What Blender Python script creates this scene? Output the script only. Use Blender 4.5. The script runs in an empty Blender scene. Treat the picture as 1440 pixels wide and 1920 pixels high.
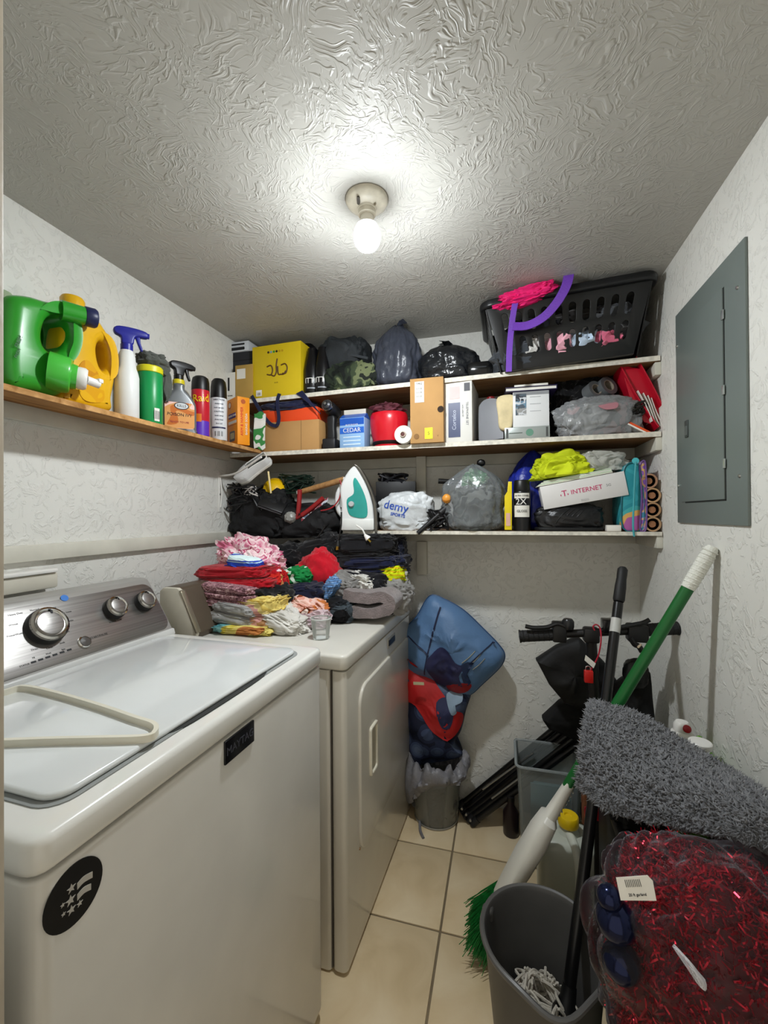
import bpy, bmesh, math, random
from mathutils import Vector, Matrix, noise, Euler
SC = bpy.context.scene
COL = SC.collection
PI = math.pi
# ------------------------------------------------------------------ camera (metres; x right, y depth, z up; camera stands in the doorway)
F_PX, YAW, PITCH, ROLL, CAM_Z = 800.144, 0.273464, 0.0061797, -0.0067003, 1.331853
_d = Vector((-math.sin(YAW)*math.cos(PITCH), math.cos(YAW)*math.cos(PITCH), math.sin(PITCH)))
_r = Vector((math.cos(YAW), math.sin(YAW), 0)); _u = _r.cross(_d)
CR = math.cos(ROLL)*_r + math.sin(ROLL)*_u
CU = -math.sin(ROLL)*_r + math.cos(ROLL)*_u
CD = _d
CAM = Vector((0, 0, CAM_Z))
cam_data = bpy.data.cameras.new('camera'); cam_data.sensor_fit = 'HORIZONTAL'; cam_data.sensor_width = 36.0
cam_data.lens = F_PX/1440*36.0; cam_data.clip_start = 0.02
cam = bpy.data.objects.new('camera', cam_data); COL.objects.link(cam)
cam.matrix_world = Matrix(((CR.x, CU.x, -CD.x, 0), (CR.y, CU.y, -CD.y, 0), (CR.z, CU.z, -CD.z, CAM_Z), (0, 0, 0, 1)))
SC.camera = cam
# ------------------------------------------------------------------ world, exposure
world = bpy.data.worlds.new('ambient_fill'); SC.world = world; world.use_nodes = True  # ambient fill added to lift the shadows; no hallway source is modelled
world.node_tree.nodes['Background'].inputs[0].default_value = (1.0, 0.93, 0.80, 1)
world.node_tree.nodes['Background'].inputs[1].default_value = 0.80
BULB_STRENGTH = 1350.0
SC.view_settings.view_transform = 'Standard'; SC.view_settings.look = 'None'
SC.view_settings.exposure = 0.0; SC.view_settings.gamma = 1.0; SC.view_settings.use_curve_mapping = False
SC.cycles.use_denoising = True
SC.cycles.max_bounces = 8; SC.cycles.transparent_max_bounces = 20
SC.cycles.sample_clamp_indirect = 4.0
# measured room (metres)
XL, XR, YB, H = -1.2463, 0.5460, 2.0085, 2.172
YF = 1.728              # front edge of the shelves on the far wall
ZLOW, ZMID = 1.264, 1.622
def zup(x): return 1.871 + 0.0145*(x+1.0)       # top of the slightly tilted upper shelf
ZDR, ZWA = 0.925, 0.978  # dryer and washer tops
def ray(px, py): return CD + (px-720)/F_PX*CR - (py-960)/F_PX*CU
def aty(px, py, y): v = ray(px, py); return CAM + v*(y/v.y)
def atx(px, py, x): v = ray(px, py); return CAM + v*(x/v.x)
def prj(p):
    v = Vector(p)-CAM; z = v.dot(CD); return 720+F_PX*v.dot(CR)/z, 960-F_PX*v.dot(CU)/z
def atz(px, py, z): v = ray(px, py); return CAM + v*((z-CAM_Z)/v.z)
# ------------------------------------------------------------------ materials
def lin(h):
    h = h.lstrip('#'); o = []
    for i in (0, 2, 4):
        c = int(h[i:i+2], 16)/255
        o.append(c/12.92 if c <= .04045 else ((c+.055)/1.055)**2.4)
    return (o[0], o[1], o[2], 1)
MATS = {}
def newmat(name):
    m = bpy.data.materials.new(name); m.use_nodes = True
    nt = m.node_tree; nt.nodes.clear()
    out = nt.nodes.new('ShaderNodeOutputMaterial'); MATS[name] = m
    return m, nt, out
def N(nt, kind, **kw):
    n = nt.nodes.new(kind)
    for k, v in kw.items():
        if k.startswith('i_'):
            key = k[2:]; key = int(key) if key.isdigit() else key.replace('_', ' ')
            n.inputs[key].default_value = v
        else: setattr(n, k, v)
    return n
def coords(nt, kind='Object', scale=None):
    tc = N(nt, 'ShaderNodeTexCoord'); s = tc.outputs[kind]
    if scale is not None:
        mp = N(nt, 'ShaderNodeMapping'); mp.inputs['Scale'].default_value = scale
        nt.links.new(s, mp.inputs['Vector']); s = mp.outputs[0]
    return s
def principled(nt, out, rough=.5, metal=0, spec=.5, coat=0, trans=0, sheen=0, sss=0, ior=1.45):
    b = N(nt, 'ShaderNodeBsdfPrincipled'); b.inputs['Roughness'].default_value = rough
    b.inputs['Metallic'].default_value = metal; b.inputs['Specular IOR Level'].default_value = spec
    b.inputs['Coat Weight'].default_value = coat; b.inputs['Transmission Weight'].default_value = trans
    b.inputs['Sheen Weight'].default_value = sheen; b.inputs['IOR'].default_value = ior
    nt.links.new(b.outputs[0], out.inputs[0]); return b
def bump(nt, b, height, strength, dist=.01):
    n = N(nt, 'ShaderNodeBump'); n.inputs['Strength'].default_value = strength; n.inputs['Distance'].default_value = dist
    nt.links.new(height, n.inputs['Height']); nt.links.new(n.outputs[0], b.inputs['Normal']); return n
def ramp(nt, src, stops, interp='LINEAR'):
    r = N(nt, 'ShaderNodeValToRGB'); r.color_ramp.interpolation = interp
    e = r.color_ramp.elements
    while len(e) < len(stops): e.new(.5)
    for k, (p, c) in enumerate(stops): e[k].position = p; e[k].color = c if isinstance(c, tuple) else lin(c)
    nt.links.new(src, r.inputs[0]); return r.outputs[0]
def M(hexc, rough=.5, metal=0, var=.12, vs=9.0, bs=0, bst=.3, bd=.004, coat=0, spec=.5, sheen=0, trans=0, coord='Object'):
    """plain material: base colour with slight wear variation, optional fine relief"""
    key = f'mat_{hexc}_{rough}_{metal}_{var}_{vs}_{bs}_{bst}_{bd}_{coat}_{spec}_{sheen}_{trans}'
    if key in MATS: return MATS[key]
    m, nt, out = newmat(key); b = principled(nt, out, rough, metal, spec, coat, trans, sheen)
    c = lin(hexc); co = coords(nt, coord)
    if var:
        n = N(nt, 'ShaderNodeTexNoise', i_Scale=vs, i_Detail=3.0); nt.links.new(co, n.inputs['Vector'])
        lo = tuple(x*(1-var) for x in c[:3])+(1,); hi = tuple(min(1, x*(1+var)) for x in c[:3])+(1,)
        nt.links.new(ramp(nt, n.outputs[0], [(.3, lo), (.7, hi)]), b.inputs['Base Color'])
    else: b.inputs['Base Color'].default_value = c
    if bs:
        n2 = N(nt, 'ShaderNodeTexNoise', i_Scale=bs, i_Detail=4.0); nt.links.new(co, n2.inputs['Vector'])
        bump(nt, b, n2.outputs[0], bst, bd)
    return m
def cloth(hexc, bs=60, bst=.5, var=.18, vs=14): return M(hexc, .92, var=var, vs=vs, bs=bs, bst=bst, bd=.004, sheen=.25, spec=.2)
def pattern(name, cols, scale=30, kind='noise', rough=.85, bs=80, dist=0.0, stretch=(1, 1, 1), metal=0, spec=.25):
    """printed cloth or paper: flat print made of the given colours"""
    if name in MATS: return MATS[name]
    m, nt, out = newmat(name); b = principled(nt, out, rough, metal, spec)
    co = coords(nt, 'Object', stretch)
    if kind == 'noise':
        t = N(nt, 'ShaderNodeTexNoise', i_Scale=scale, i_Detail=1.5, i_Distortion=dist); s = t.outputs[0]; lo, hi = .32, .68
    elif kind == 'voronoi':
        t = N(nt, 'ShaderNodeTexVoronoi', i_Scale=scale); s = t.outputs['Distance']; lo, hi = .1, .75
    elif kind == 'cells':
        t = N(nt, 'ShaderNodeTexVoronoi', i_Scale=scale); sp = N(nt, 'ShaderNodeSeparateColor'); nt.links.new(t.outputs['Color'], sp.inputs[0]); s = sp.outputs[0]; lo, hi = 0, 1
    else:
        t = N(nt, 'ShaderNodeTexWave', i_Scale=scale, i_Distortion=dist); t.bands_direction = kind[-1].upper(); s = t.outputs['Fac']; lo, hi = 0, 1
    nt.links.new(co, t.inputs['Vector'])
    k = len(cols)
    nt.links.new(ramp(nt, s, [(lo+(hi-lo)*i/k if i else 0, c) for i, c in enumerate(cols)], 'CONSTANT'), b.inputs['Base Color'])
    if bs:
        n2 = N(nt, 'ShaderNodeTexNoise', i_Scale=bs, i_Detail=3.0); nt.links.new(coords(nt), n2.inputs['Vector'])
        bump(nt, b, n2.outputs[0], .35, .004)
    return m
def film(name, hexc, alpha=.25, rough=.15, bs=25, bst=.6, fk=1.0):
    """thin plastic film: part see-through, part tinted glossy sheet with creases"""
    if name in MATS: return MATS[name]
    m, nt, out = newmat(name)
    b = N(nt, 'ShaderNodeBsdfPrincipled'); b.inputs['Base Color'].default_value = lin(hexc); b.inputs['Roughness'].default_value = rough
    b.inputs['Specular IOR Level'].default_value = .8
    tr = N(nt, 'ShaderNodeBsdfTransparent'); mx = N(nt, 'ShaderNodeMixShader')
    n = N(nt, 'ShaderNodeTexNoise', i_Scale=bs, i_Detail=5.0, i_Distortion=1.2); nt.links.new(coords(nt), n.inputs['Vector'])
    bp = bump(nt, b, n.outputs[0], bst, .012)
    fr = N(nt, 'ShaderNodeFresnel', i_IOR=1.4); nt.links.new(bp.outputs[0], fr.inputs['Normal'])
    mr = N(nt, 'ShaderNodeMath', operation='ADD', use_clamp=True); mr.inputs[1].default_value = alpha
    fm = N(nt, 'ShaderNodeMath', operation='MULTIPLY'); fm.inputs[1].default_value = fk; nt.links.new(fr.outputs[0], fm.inputs[0]); nt.links.new(fm.outputs[0], mr.inputs[0]); nt.links.new(mr.outputs[0], mx.inputs[0])
    nt.links.new(tr.outputs[0], mx.inputs[1]); nt.links.new(b.outputs[0], mx.inputs[2]); nt.links.new(mx.outputs[0], out.inputs[0])
    return m
def wood(name, c1, c2, scale=6, stretch=(1, 12, 12), rough=.65, flecks=False):
    if name in MATS: return MATS[name]
    m, nt, out = newmat(name); b = principled(nt, out, rough, spec=.3)
    n = N(nt, 'ShaderNodeTexNoise', i_Scale=scale, i_Detail=5.0, i_Distortion=.6); nt.links.new(coords(nt, 'Object', stretch), n.inputs['Vector'])
    nt.links.new(ramp(nt, n.outputs[0], [(.3, c1), (.7, c2)]), b.inputs['Base Color'])
    bump(nt, b, n.outputs[0], .35, .003)
    return m
def plaster(name, hexc, kind):
    m, nt, out = newmat(name); b = principled(nt, out, .45, spec=.25 if kind == 'ceiling' else .4)
    co = coords(nt)
    if kind == 'ceiling':
        # brushed "stomp" texture: patches of short ridges, each patch turned its own way
        wp = N(nt, 'ShaderNodeTexNoise', i_Scale=7.0, i_Detail=2.0); nt.links.new(co, wp.inputs['Vector'])
        ad = N(nt, 'ShaderNodeVectorMath', operation='MULTIPLY_ADD'); ad.inputs[1].default_value = (.16, .16, 0)
        nt.links.new(wp.outputs['Color'], ad.inputs[0]); nt.links.new(co, ad.inputs[2])
        tot = None
        for k, (cell, along_, across) in enumerate(((12.0, 30.0, 115.0), (16.0, 42.0, 150.0))):
            of = N(nt, 'ShaderNodeVectorMath', operation='ADD'); of.inputs[1].default_value = (k*3.7, k*1.9, 0); nt.links.new(ad.outputs[0], of.inputs[0])
            vo = N(nt, 'ShaderNodeTexVoronoi', i_Scale=cell); nt.links.new(of.outputs[0], vo.inputs['Vector'])
            sb = N(nt, 'ShaderNodeVectorMath', operation='SUBTRACT'); nt.links.new(of.outputs[0], sb.inputs[0]); nt.links.new(vo.outputs['Position'], sb.inputs[1])
            sp = N(nt, 'ShaderNodeSeparateColor'); nt.links.new(vo.outputs['Color'], sp.inputs[0])
            an = N(nt, 'ShaderNodeMath', operation='MULTIPLY'); an.inputs[1].default_value = 6.283; nt.links.new(sp.outputs[0], an.inputs[0])
            vr = N(nt, 'ShaderNodeVectorRotate', rotation_type='Z_AXIS'); nt.links.new(sb.outputs[0], vr.inputs['Vector']); nt.links.new(an.outputs[0], vr.inputs['Angle'])
            mp = N(nt, 'ShaderNodeMapping'); mp.inputs['Scale'].default_value = (along_, across, 1); nt.links.new(vr.outputs[0], mp.inputs['Vector'])
            a2 = N(nt, 'ShaderNodeVectorMath', operation='MULTIPLY_ADD'); a2.inputs[1].default_value = (40, 40, 40); nt.links.new(vo.outputs['Color'], a2.inputs[0]); nt.links.new(mp.outputs[0], a2.inputs[2])
            ns = N(nt, 'ShaderNodeTexNoise', i_Scale=1.0, i_Detail=1.5, i_Distortion=.4); nt.links.new(a2.outputs[0], ns.inputs['Vector'])
            rd = ramp(nt, ns.outputs[0], [(.54, (0, 0, 0, 1)), (.66, (1, 1, 1, 1))])
            if tot is None: tot = rd
            else:
                mu = N(nt, 'ShaderNodeMath', operation='MAXIMUM'); nt.links.new(tot, mu.inputs[0]); nt.links.new(rd, mu.inputs[1]); tot = mu.outputs[0]
        mk = N(nt, 'ShaderNodeTexNoise', i_Scale=5.0, i_Detail=3.0); nt.links.new(co, mk.inputs['Vector'])
        mm = ramp(nt, mk.outputs[0], [(.38, (.25, .25, .25, 1)), (.58, (1, 1, 1, 1))])
        mu = N(nt, 'ShaderNodeMath', operation='MULTIPLY'); nt.links.new(tot, mu.inputs[0]); nt.links.new(mm, mu.inputs[1])
        bump(nt, b, mu.outputs[0], .42, .0045)
    else:
        w = N(nt, 'ShaderNodeTexNoise', i_Scale=26.0, i_Detail=4.0, i_Roughness=.6, i_Distortion=1.4); nt.links.new(co, w.inputs['Vector'])
        rd = ramp(nt, w.outputs[0], [(.52, (0, 0, 0, 1)), (.62, (1, 1, 1, 1))])
        bump(nt, b, rd, .42, .006)
    n = N(nt, 'ShaderNodeTexNoise', i_Scale=2.0, i_Detail=4.0); nt.links.new(co, n.inputs['Vector'])
    c = lin(hexc); nt.links.new(ramp(nt, n.outputs[0], [(.3, tuple(x*.93 for x in c[:3])+(1,)), (.7, c)]), b.inputs['Base Color'])
    return m
def steel(name, c1, c2, stretch, rough=.3):
    m, nt, out = newmat(name); b = principled(nt, out, rough, 1.0)
    n = N(nt, 'ShaderNodeTexNoise', i_Scale=6, i_Detail=4.0); nt.links.new(coords(nt, 'Object', stretch), n.inputs['Vector'])
    nt.links.new(ramp(nt, n.outputs[0], [(.3, c1), (.7, c2)]), b.inputs['Base Color'])
    return m
def emission(name, col, st, z0, z1):
    """frosted LED bulb: the dome glows, weakly near its neck (z1), fully at its lower half (z0)"""
    m, nt, out = newmat(name); e = N(nt, 'ShaderNodeEmission'); e.inputs[0].default_value = col
    sp = N(nt, 'ShaderNodeSeparateXYZ'); nt.links.new(coords(nt), sp.inputs[0])
    mr = N(nt, 'ShaderNodeMapRange', i_From_Min=z0, i_From_Max=z1, i_To_Min=st, i_To_Max=st*.015); nt.links.new(sp.outputs['Z'], mr.inputs['Value']); nt.links.new(mr.outputs[0], e.inputs[1])
    nt.links.new(e.outputs[0], out.inputs[0]); return m
# ------------------------------------------------------------------ mesh building
WM = {}      # world matrix of every object made, so that parts can be given in world or local coordinates
FRONT = Matrix(((1, 0, 0, 0), (0, 0, -1, 0), (0, 1, 0, 0), (0, 0, 0, 1)))        # local xy drawn on a face that looks to -y
RIGHT = Matrix(((0, 0, 1, 0), (1, 0, 0, 0), (0, 1, 0, 0), (0, 0, 0, 1)))         # local xy drawn on a face that looks to +x
LEFTF = Matrix(((0, 0, -1, 0), (-1, 0, 0, 0), (0, 1, 0, 0), (0, 0, 0, 1)))       # local xy drawn on a face that looks to -x
def T(*a): return Matrix.Translation(Vector(a if len(a) == 3 else a[0]))
def RX(a): return Matrix.Rotation(a, 4, 'X')
def RY(a): return Matrix.Rotation(a, 4, 'Y')
def RZ(a): return Matrix.Rotation(a, 4, 'Z')
def SCL(x, y, z): return Matrix.Diagonal((x, y, z, 1))
def along(a, b):
    """matrix whose z axis runs from a to b, origin a"""
    a = Vector(a); b = Vector(b); return T(a) @ (b-a).to_track_quat('Z', 'Y').to_matrix().to_4x4()
def smooth_path(pts, n=6, closed=False):
    pts = [Vector(p) for p in pts]; o = []; k = len(pts)
    rng = range(k) if closed else range(k-1)
    for i in rng:
        g = (lambda j: pts[j % k]) if closed else (lambda j: pts[max(0, min(k-1, j))])
        p0, p1, p2, p3 = g(i-1), g(i), g(i+1), g(i+2)
        for s in range(n):
            t = s/n; t2 = t*t; t3 = t2*t
            o.append(.5*((2*p1)+(-p0+p2)*t+(2*p0-5*p1+4*p2-p3)*t2+(-p0+3*p1-3*p2+p3)*t3))
    if not closed: o.append(pts[-1])
    return o
def stadium(cx, cy, w, h, n=6):
    r = min(w, h)/2; o = []
    for (sx, sy, a0) in ((1, 1, 0), (-1, 1, 90), (-1, -1, 180), (1, -1, 270)):
        for i in range(n+1):
            a = math.radians(a0+90*i/n); o.append((cx+sx*(w/2-r)+r*math.cos(a), cy+sy*(h/2-r)+r*math.sin(a)))
    return o
def rrect(x0, y0, x1, y1, r, n=4):
    o = []
    for (cx, cy, a0) in ((x1-r, y1-r, 0), (x0+r, y1-r, 90), (x0+r, y0+r, 180), (x1-r, y0+r, 270)):
        for i in range(n+1):
            a = math.radians(a0+90*i/n); o.append((cx+r*math.cos(a), cy+r*math.sin(a)))
    return o
class MB:
    def __init__(s): s.v = []; s.f = []
    def add(s, vs, fs, m=None):
        b = len(s.v); s.v += [(m @ Vector(v)) if m else Vector(v) for v in vs]
        s.f += [tuple(b+i for i in f) for f in fs]; return s
    def bm(s, bm, m=None):
        bm.verts.index_update(); s.add([v.co.copy() for v in bm.verts], [[v.index for v in f.verts] for f in bm.faces], m); bm.free(); return s
    def box(s, c, d, bev=0, m=None, seg=2):
        bm = bmesh.new(); bmesh.ops.create_cube(bm, size=1)
        for v in bm.verts: v.co = Vector((v.co.x*d[0], v.co.y*d[1], v.co.z*d[2]))
        if bev: bmesh.ops.bevel(bm, geom=bm.edges[:], offset=bev, segments=seg, affect='EDGES', profile=.5)
        return s.bm(bm, (m or Matrix()) @ T(c))
    def span(s, a, b, bev=0, m=None):
        a, b = Vector(a), Vector(b); return s.box((a+b)/2, [abs(x) for x in (b-a)], bev, m)
    def lathe(s, prof, seg=24, m=None, sx=1, sy=1):
        vs, fs = [], []; k = len(prof)
        for i in range(seg):
            a = 2*PI*i/seg; c, n_ = math.cos(a)*sx, math.sin(a)*sy
            vs += [(r*c, r*n_, z) for r, z in prof]
        for i in range(seg):
            j = (i+1) % seg
            for q in range(k-1): fs.append((i*k+q, j*k+q, j*k+q+1, i*k+q+1))
        ring = prof[0] == prof[-1]
        if prof[0][0] > 1e-6 and not ring: fs.append(tuple(reversed([i*k for i in range(seg)])))
        if prof[-1][0] > 1e-6 and not ring: fs.append(tuple(i*k+k-1 for i in range(seg)))
        return s.add(vs, fs, m)
    def cyl(s, r, z0, z1, seg=20, m=None, bev=0):
        p = [(r, z0), (r, z1)] if not bev else [(r-bev, z0), (r, z0+bev), (r, z1-bev), (r-bev, z1)]
        return s.lathe(p, seg, m)
    def rod(s, a, b, r, seg=12, r2=None):
        L = (Vector(b)-Vector(a)).length; return s.lathe([(r, 0), (r if r2 is None else r2, L)], seg, along(a, b))
    def tube(s, pts, r, seg=8, closed=False, flat=1.0):
        pts = [Vector(p) for p in pts]; k = len(pts); vs, fs = [], []
        up = None
        for i, p in enumerate(pts):
            if closed: t = pts[(i+1) % k]-pts[i-1]
            else: t = pts[min(k-1, i+1)]-pts[max(0, i-1)]
            t = t.normalized() if t.length > 1e-9 else Vector((0, 0, 1))
            if up is None: up = Vector((0, 0, 1)) if abs(t.z) < .9 else Vector((1, 0, 0))
            a = t.cross(up); a = a.normalized() if a.length > 1e-6 else t.orthogonal().normalized()
            up = a.cross(t).normalized(); rr = r[i] if isinstance(r, (list, tuple)) else r
            for q in range(seg):
                w = 2*PI*q/seg; vs.append(p+a*(rr*math.cos(w))+up*(rr*flat*math.sin(w)))
        for i in range(k if closed else k-1):
            j = (i+1) % k
            for q in range(seg):
                w = (q+1) % seg; fs.append((i*seg+q, i*seg+w, j*seg+w, j*seg+q))
        if not closed: fs += [tuple(reversed(range(seg))), tuple((k-1)*seg+q for q in range(seg))]
        return s.add(vs, fs)
    def ribbon(s, pts, w, th, wdir):
        """flat strap: pts along, wdir = width direction"""
        pts = [Vector(p) for p in pts]; k = len(pts); vs, fs = [], []; wd = Vector(wdir).normalized()
        for i, p in enumerate(pts):
            t = (pts[min(k-1, i+1)]-pts[max(0, i-1)]).normalized(); a = (wd-t*wd.dot(t)).normalized(); n = t.cross(a)
            ww = w[i] if isinstance(w, (list, tuple)) else w
            for (x, y) in ((-1, -1), (1, -1), (1, 1), (-1, 1)): vs.append(p+a*(x*ww/2)+n*(y*th/2))
        for i in range(k-1):
            for q in range(4): fs.append((i*4+q, i*4+(q+1) % 4, i*4+4+(q+1) % 4, i*4+4+q))
        fs += [(3, 2, 1, 0), tuple((k-1)*4+q for q in range(4))]
        return s.add(vs, fs)
    def slab(s, outer, depth, bev=0, holes=(), m=None, res=2):
        """flat outline in local xy with holes, given thickness (centred on local z) and rounded edges"""
        cu = bpy.data.curves.new('tmp', 'CURVE'); cu.dimensions = '2D'; cu.fill_mode = 'BOTH'
        cu.extrude = max(depth/2-bev, 1e-5); cu.bevel_depth = bev; cu.bevel_resolution = res; cu.offset = -bev
        for pts in [outer]+list(holes):
            sp = cu.splines.new('POLY'); sp.points.add(len(pts)-1); sp.use_cyclic_u = True
            for q, p in zip(sp.points, pts): q.co = (p[0], p[1], 0, 1)
        ob = bpy.data.objects.new('tmp', cu); me = ob.to_mesh()
        bm = bmesh.new(); bm.from_mesh(me); bmesh.ops.remove_doubles(bm, verts=bm.verts[:], dist=1e-6)
        ob.to_mesh_clear(); bpy.data.objects.remove(ob); bpy.data.curves.remove(cu)
        return s.bm(bm, m)
    def blob(s, c, d, seed=0, amp=.12, freq=2.0, ex=1.0, sub=4, floor=None, fold=.0, ff=5.0, m=None, fine=0.0, an=(1, 1, 1)):
        """soft lump: rounded box (ex<1 squarer) with lumps and crease folds, sizes are full widths; floor = flat local bottom"""
        bm = bmesh.new(); bmesh.ops.create_icosphere(bm, subdivisions=sub, radius=1)
        o = Vector((seed*7.31, seed*3.17, seed*1.93))
        for v in bm.verts:
            p = v.co.normalized(); q = Vector([math.copysign(abs(x)**ex, x) for x in p])
            n = noise.noise(p*freq+o)*amp
            if fold:
                w = Vector((p.x*an[0], p.y*an[1], p.z*an[2]))*ff+o*1.7; w = w+Vector((noise.noise(w*.5), noise.noise(w*.5+Vector((9, 1, 4))), noise.noise(w*.5+Vector((3, 7, 2)))))*1.6
                n += fold*(abs(noise.noise(w))*2-.5)*.5 + fine*(abs(noise.noise(w*2.6))-.25)
            q = q*(1+n); v.co = Vector((q.x*d[0]/2, q.y*d[1]/2, q.z*d[2]/2))
            if floor is not None and v.co.z < floor*d[2]/2: v.co.z = floor*d[2]/2 + (v.co.z-floor*d[2]/2)*.06
        return s.bm(bm, (m or Matrix()) @ T(c) if m is None else m @ T(c))
    def sheet(s, fn, nu, nv, th=0.0):
        """grid from fn(u,v) in 0..1, with thickness th along its normal"""
        P = [[Vector(fn(i/nu, j/nv)) for j in range(nv+1)] for i in range(nu+1)]
        if th <= 0:
            return s.add([p for r in P for p in r], [(i*(nv+1)+j, (i+1)*(nv+1)+j, (i+1)*(nv+1)+j+1, i*(nv+1)+j+1) for i in range(nu) for j in range(nv)])
        vs, fs = [], []
        for sg in (1, -1):
            for i in range(nu+1):
                for j in range(nv+1):
                    du = P[min(nu, i+1)][j]-P[max(0, i-1)][j]; dv = P[i][min(nv, j+1)]-P[i][max(0, j-1)]
                    n = du.cross(dv); n = n.normalized() if n.length > 1e-12 else Vector((0, 0, 1))
                    vs.append(P[i][j]+n*(sg*th/2))
        K = (nu+1)*(nv+1); ix = lambda i, j, k: k*K+i*(nv+1)+j
        for i in range(nu):
            for j in range(nv):
                fs.append((ix(i, j, 0), ix(i+1, j, 0), ix(i+1, j+1, 0), ix(i, j+1, 0)))
                fs.append((ix(i, j+1, 1), ix(i+1, j+1, 1), ix(i+1, j, 1), ix(i, j, 1)))
        for i in range(nu):
            fs.append((ix(i, 0, 1), ix(i+1, 0, 1), ix(i+1, 0, 0), ix(i, 0, 0))); fs.append((ix(i, nv, 0), ix(i+1, nv, 0), ix(i+1, nv, 1), ix(i, nv, 1)))
        for j in range(nv):
            fs.append((ix(0, j, 0), ix(0, j+1, 0), ix(0, j+1, 1), ix(0, j, 1))); fs.append((ix(nu, j, 1), ix(nu, j+1, 1), ix(nu, j+1, 0), ix(nu, j, 0)))
        return s.add(vs, fs)
    def bev(s, off, seg=3, ang=30, smooth=0):
        bm = bmesh.new(); vs = [bm.verts.new(v) for v in s.v]
        for f in s.f:
            try: bm.faces.new([vs[i] for i in f])
            except ValueError: pass
        bmesh.ops.remove_doubles(bm, verts=bm.verts[:], dist=1e-5); bmesh.ops.recalc_face_normals(bm, faces=bm.faces[:])
        ed = [e for e in bm.edges if len(e.link_faces) == 2 and e.calc_face_angle(0) > math.radians(ang)]
        bmesh.ops.bevel(bm, geom=ed, offset=off, segments=seg, affect='EDGES', profile=.5, clamp_overlap=True)
        s.v, s.f = [], []; return s.bm(bm)
    def cushion(s, outline, thick, m, seed=0, rings=9, puff=.5, wr=.1, wf=6.0):
        """pillow with the given outline (local xy), thickness along local z, seam at the edge"""
        k = len(outline); cx = sum(p[0] for p in outline)/k; cy = sum(p[1] for p in outline)/k; vs, fs = [], []
        o = Vector((seed*5.1, seed*2.3, seed))
        for sg in (1, -1):
            for j in range(rings):
                t = math.sin(j/rings*PI/2) if j else 0
                for (x, y) in outline:
                    px, py = cx+(x-cx)*t, cy+(y-cy)*t
                    q = Vector((px*wf*4, py*wf*4, sg*3))+o
                    z = sg*thick/2*max(0, 1-t**2.4)**puff*(1+wr*2*noise.noise(q*.5)) + sg*thick*wr*(abs(noise.noise(q+Vector((noise.noise(q)*2, 0, 0))))-.25)*(1-t**6)
                    vs.append((px, py, z))
        for (x, y) in outline: vs.append((x, y, 0))
        E_ = 2*rings*k
        for h in (0, 1):
            b = h*rings*k
            for j in range(rings):
                for i in range(k):
                    n_ = (i+1) % k; a, c = b+j*k+i, b+j*k+n_
                    d, e = (b+(j+1)*k+n_, b+(j+1)*k+i) if j < rings-1 else (E_+n_, E_+i)
                    f = (a, e, d, c) if h == 0 else (a, c, d, e)
                    fs.append(f)
        mb = MB().add(vs, fs); return s.add(mb.v, mb.f, m)
    def warp(s, fn): s.v = [Vector(fn(v)) for v in s.v]; return s
    def build(s, name, mat, parent=None, local=False, smooth=True, angle=38):
        """links ONE mesh object; vertices are world coordinates unless local (then those of the parent's frame)"""
        if parent is None:
            lo = [min(v[i] for v in s.v) for i in range(3)]; hi = [max(v[i] for v in s.v) for i in range(3)]
            o = Vector(((lo[0]+hi[0])/2, (lo[1]+hi[1])/2, lo[2])); mw = T(o); inv = mw.inverted()
        else:
            mw = WM[parent]; inv = Matrix() if local else mw.inverted()
        me = bpy.data.meshes.new(name); me.from_pydata([tuple(inv @ v) for v in s.v], [], s.f); me.update()
        if smooth:
            me.shade_smooth()
            if angle: me.set_sharp_from_angle(angle=math.radians(angle))
        me.materials.append(mat)
        ob = bpy.data.objects.new(name, me); COL.objects.link(ob)
        if parent is None: ob.location = mw.translation
        else: ob.parent = parent
        WM[ob] = mw; return ob
def tag(o, label=None, cat=None, group=None, kind=None):
    if label: o['label'] = label
    if cat: o['category'] = cat
    if group: o['group'] = group
    if kind: o['kind'] = kind
    return o
def thing(name, label, cat, loc=(0, 0, 0), rz=0, group=None, rot=None):
    o = bpy.data.objects.new(name, None); COL.objects.link(o); o.empty_display_size = .05
    o.location = loc; o.rotation_euler = rot if rot else (0, 0, rz)
    WM[o] = T(Vector(loc)) @ Euler(rot if rot else (0, 0, rz)).to_matrix().to_4x4()
    return tag(o, label, cat, group)
def struct(mb, name, mat, **k): return tag(mb.build(name, mat, **k), kind='structure')
def text(body, size, mat, parent, m, name='lettering', depth=.0004, align='CENTER', sx=1.0, shear=0, offset=0, local=False):
    cu = bpy.data.curves.new('tmp', 'FONT'); cu.body = body; cu.size = size; cu.extrude = depth; cu.align_x = align; cu.align_y = 'CENTER'
    cu.resolution_u = 3; cu.shear = shear; cu.offset = offset
    ob = bpy.data.objects.new('tmp', cu); me = ob.to_mesh(); bm = bmesh.new(); bm.from_mesh(me)
    ob.to_mesh_clear(); bpy.data.objects.remove(ob); bpy.data.curves.remove(cu)
    mb = MB().bm(bm, m @ SCL(sx, 1, 1))
    return mb.build(name, mat, parent, smooth=False, local=local)
def decal(outer, mat, parent, m, name='label', th=.0008, holes=(), local=False):
    return MB().slab(outer, th, 0, holes, m).build(name, mat, parent, smooth=False, local=local)
def surface(mb):
    from mathutils.bvhtree import BVHTree
    return BVHTree.FromPolygons([tuple(v) for v in mb.v], [tuple(f) for f in mb.f])
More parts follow.
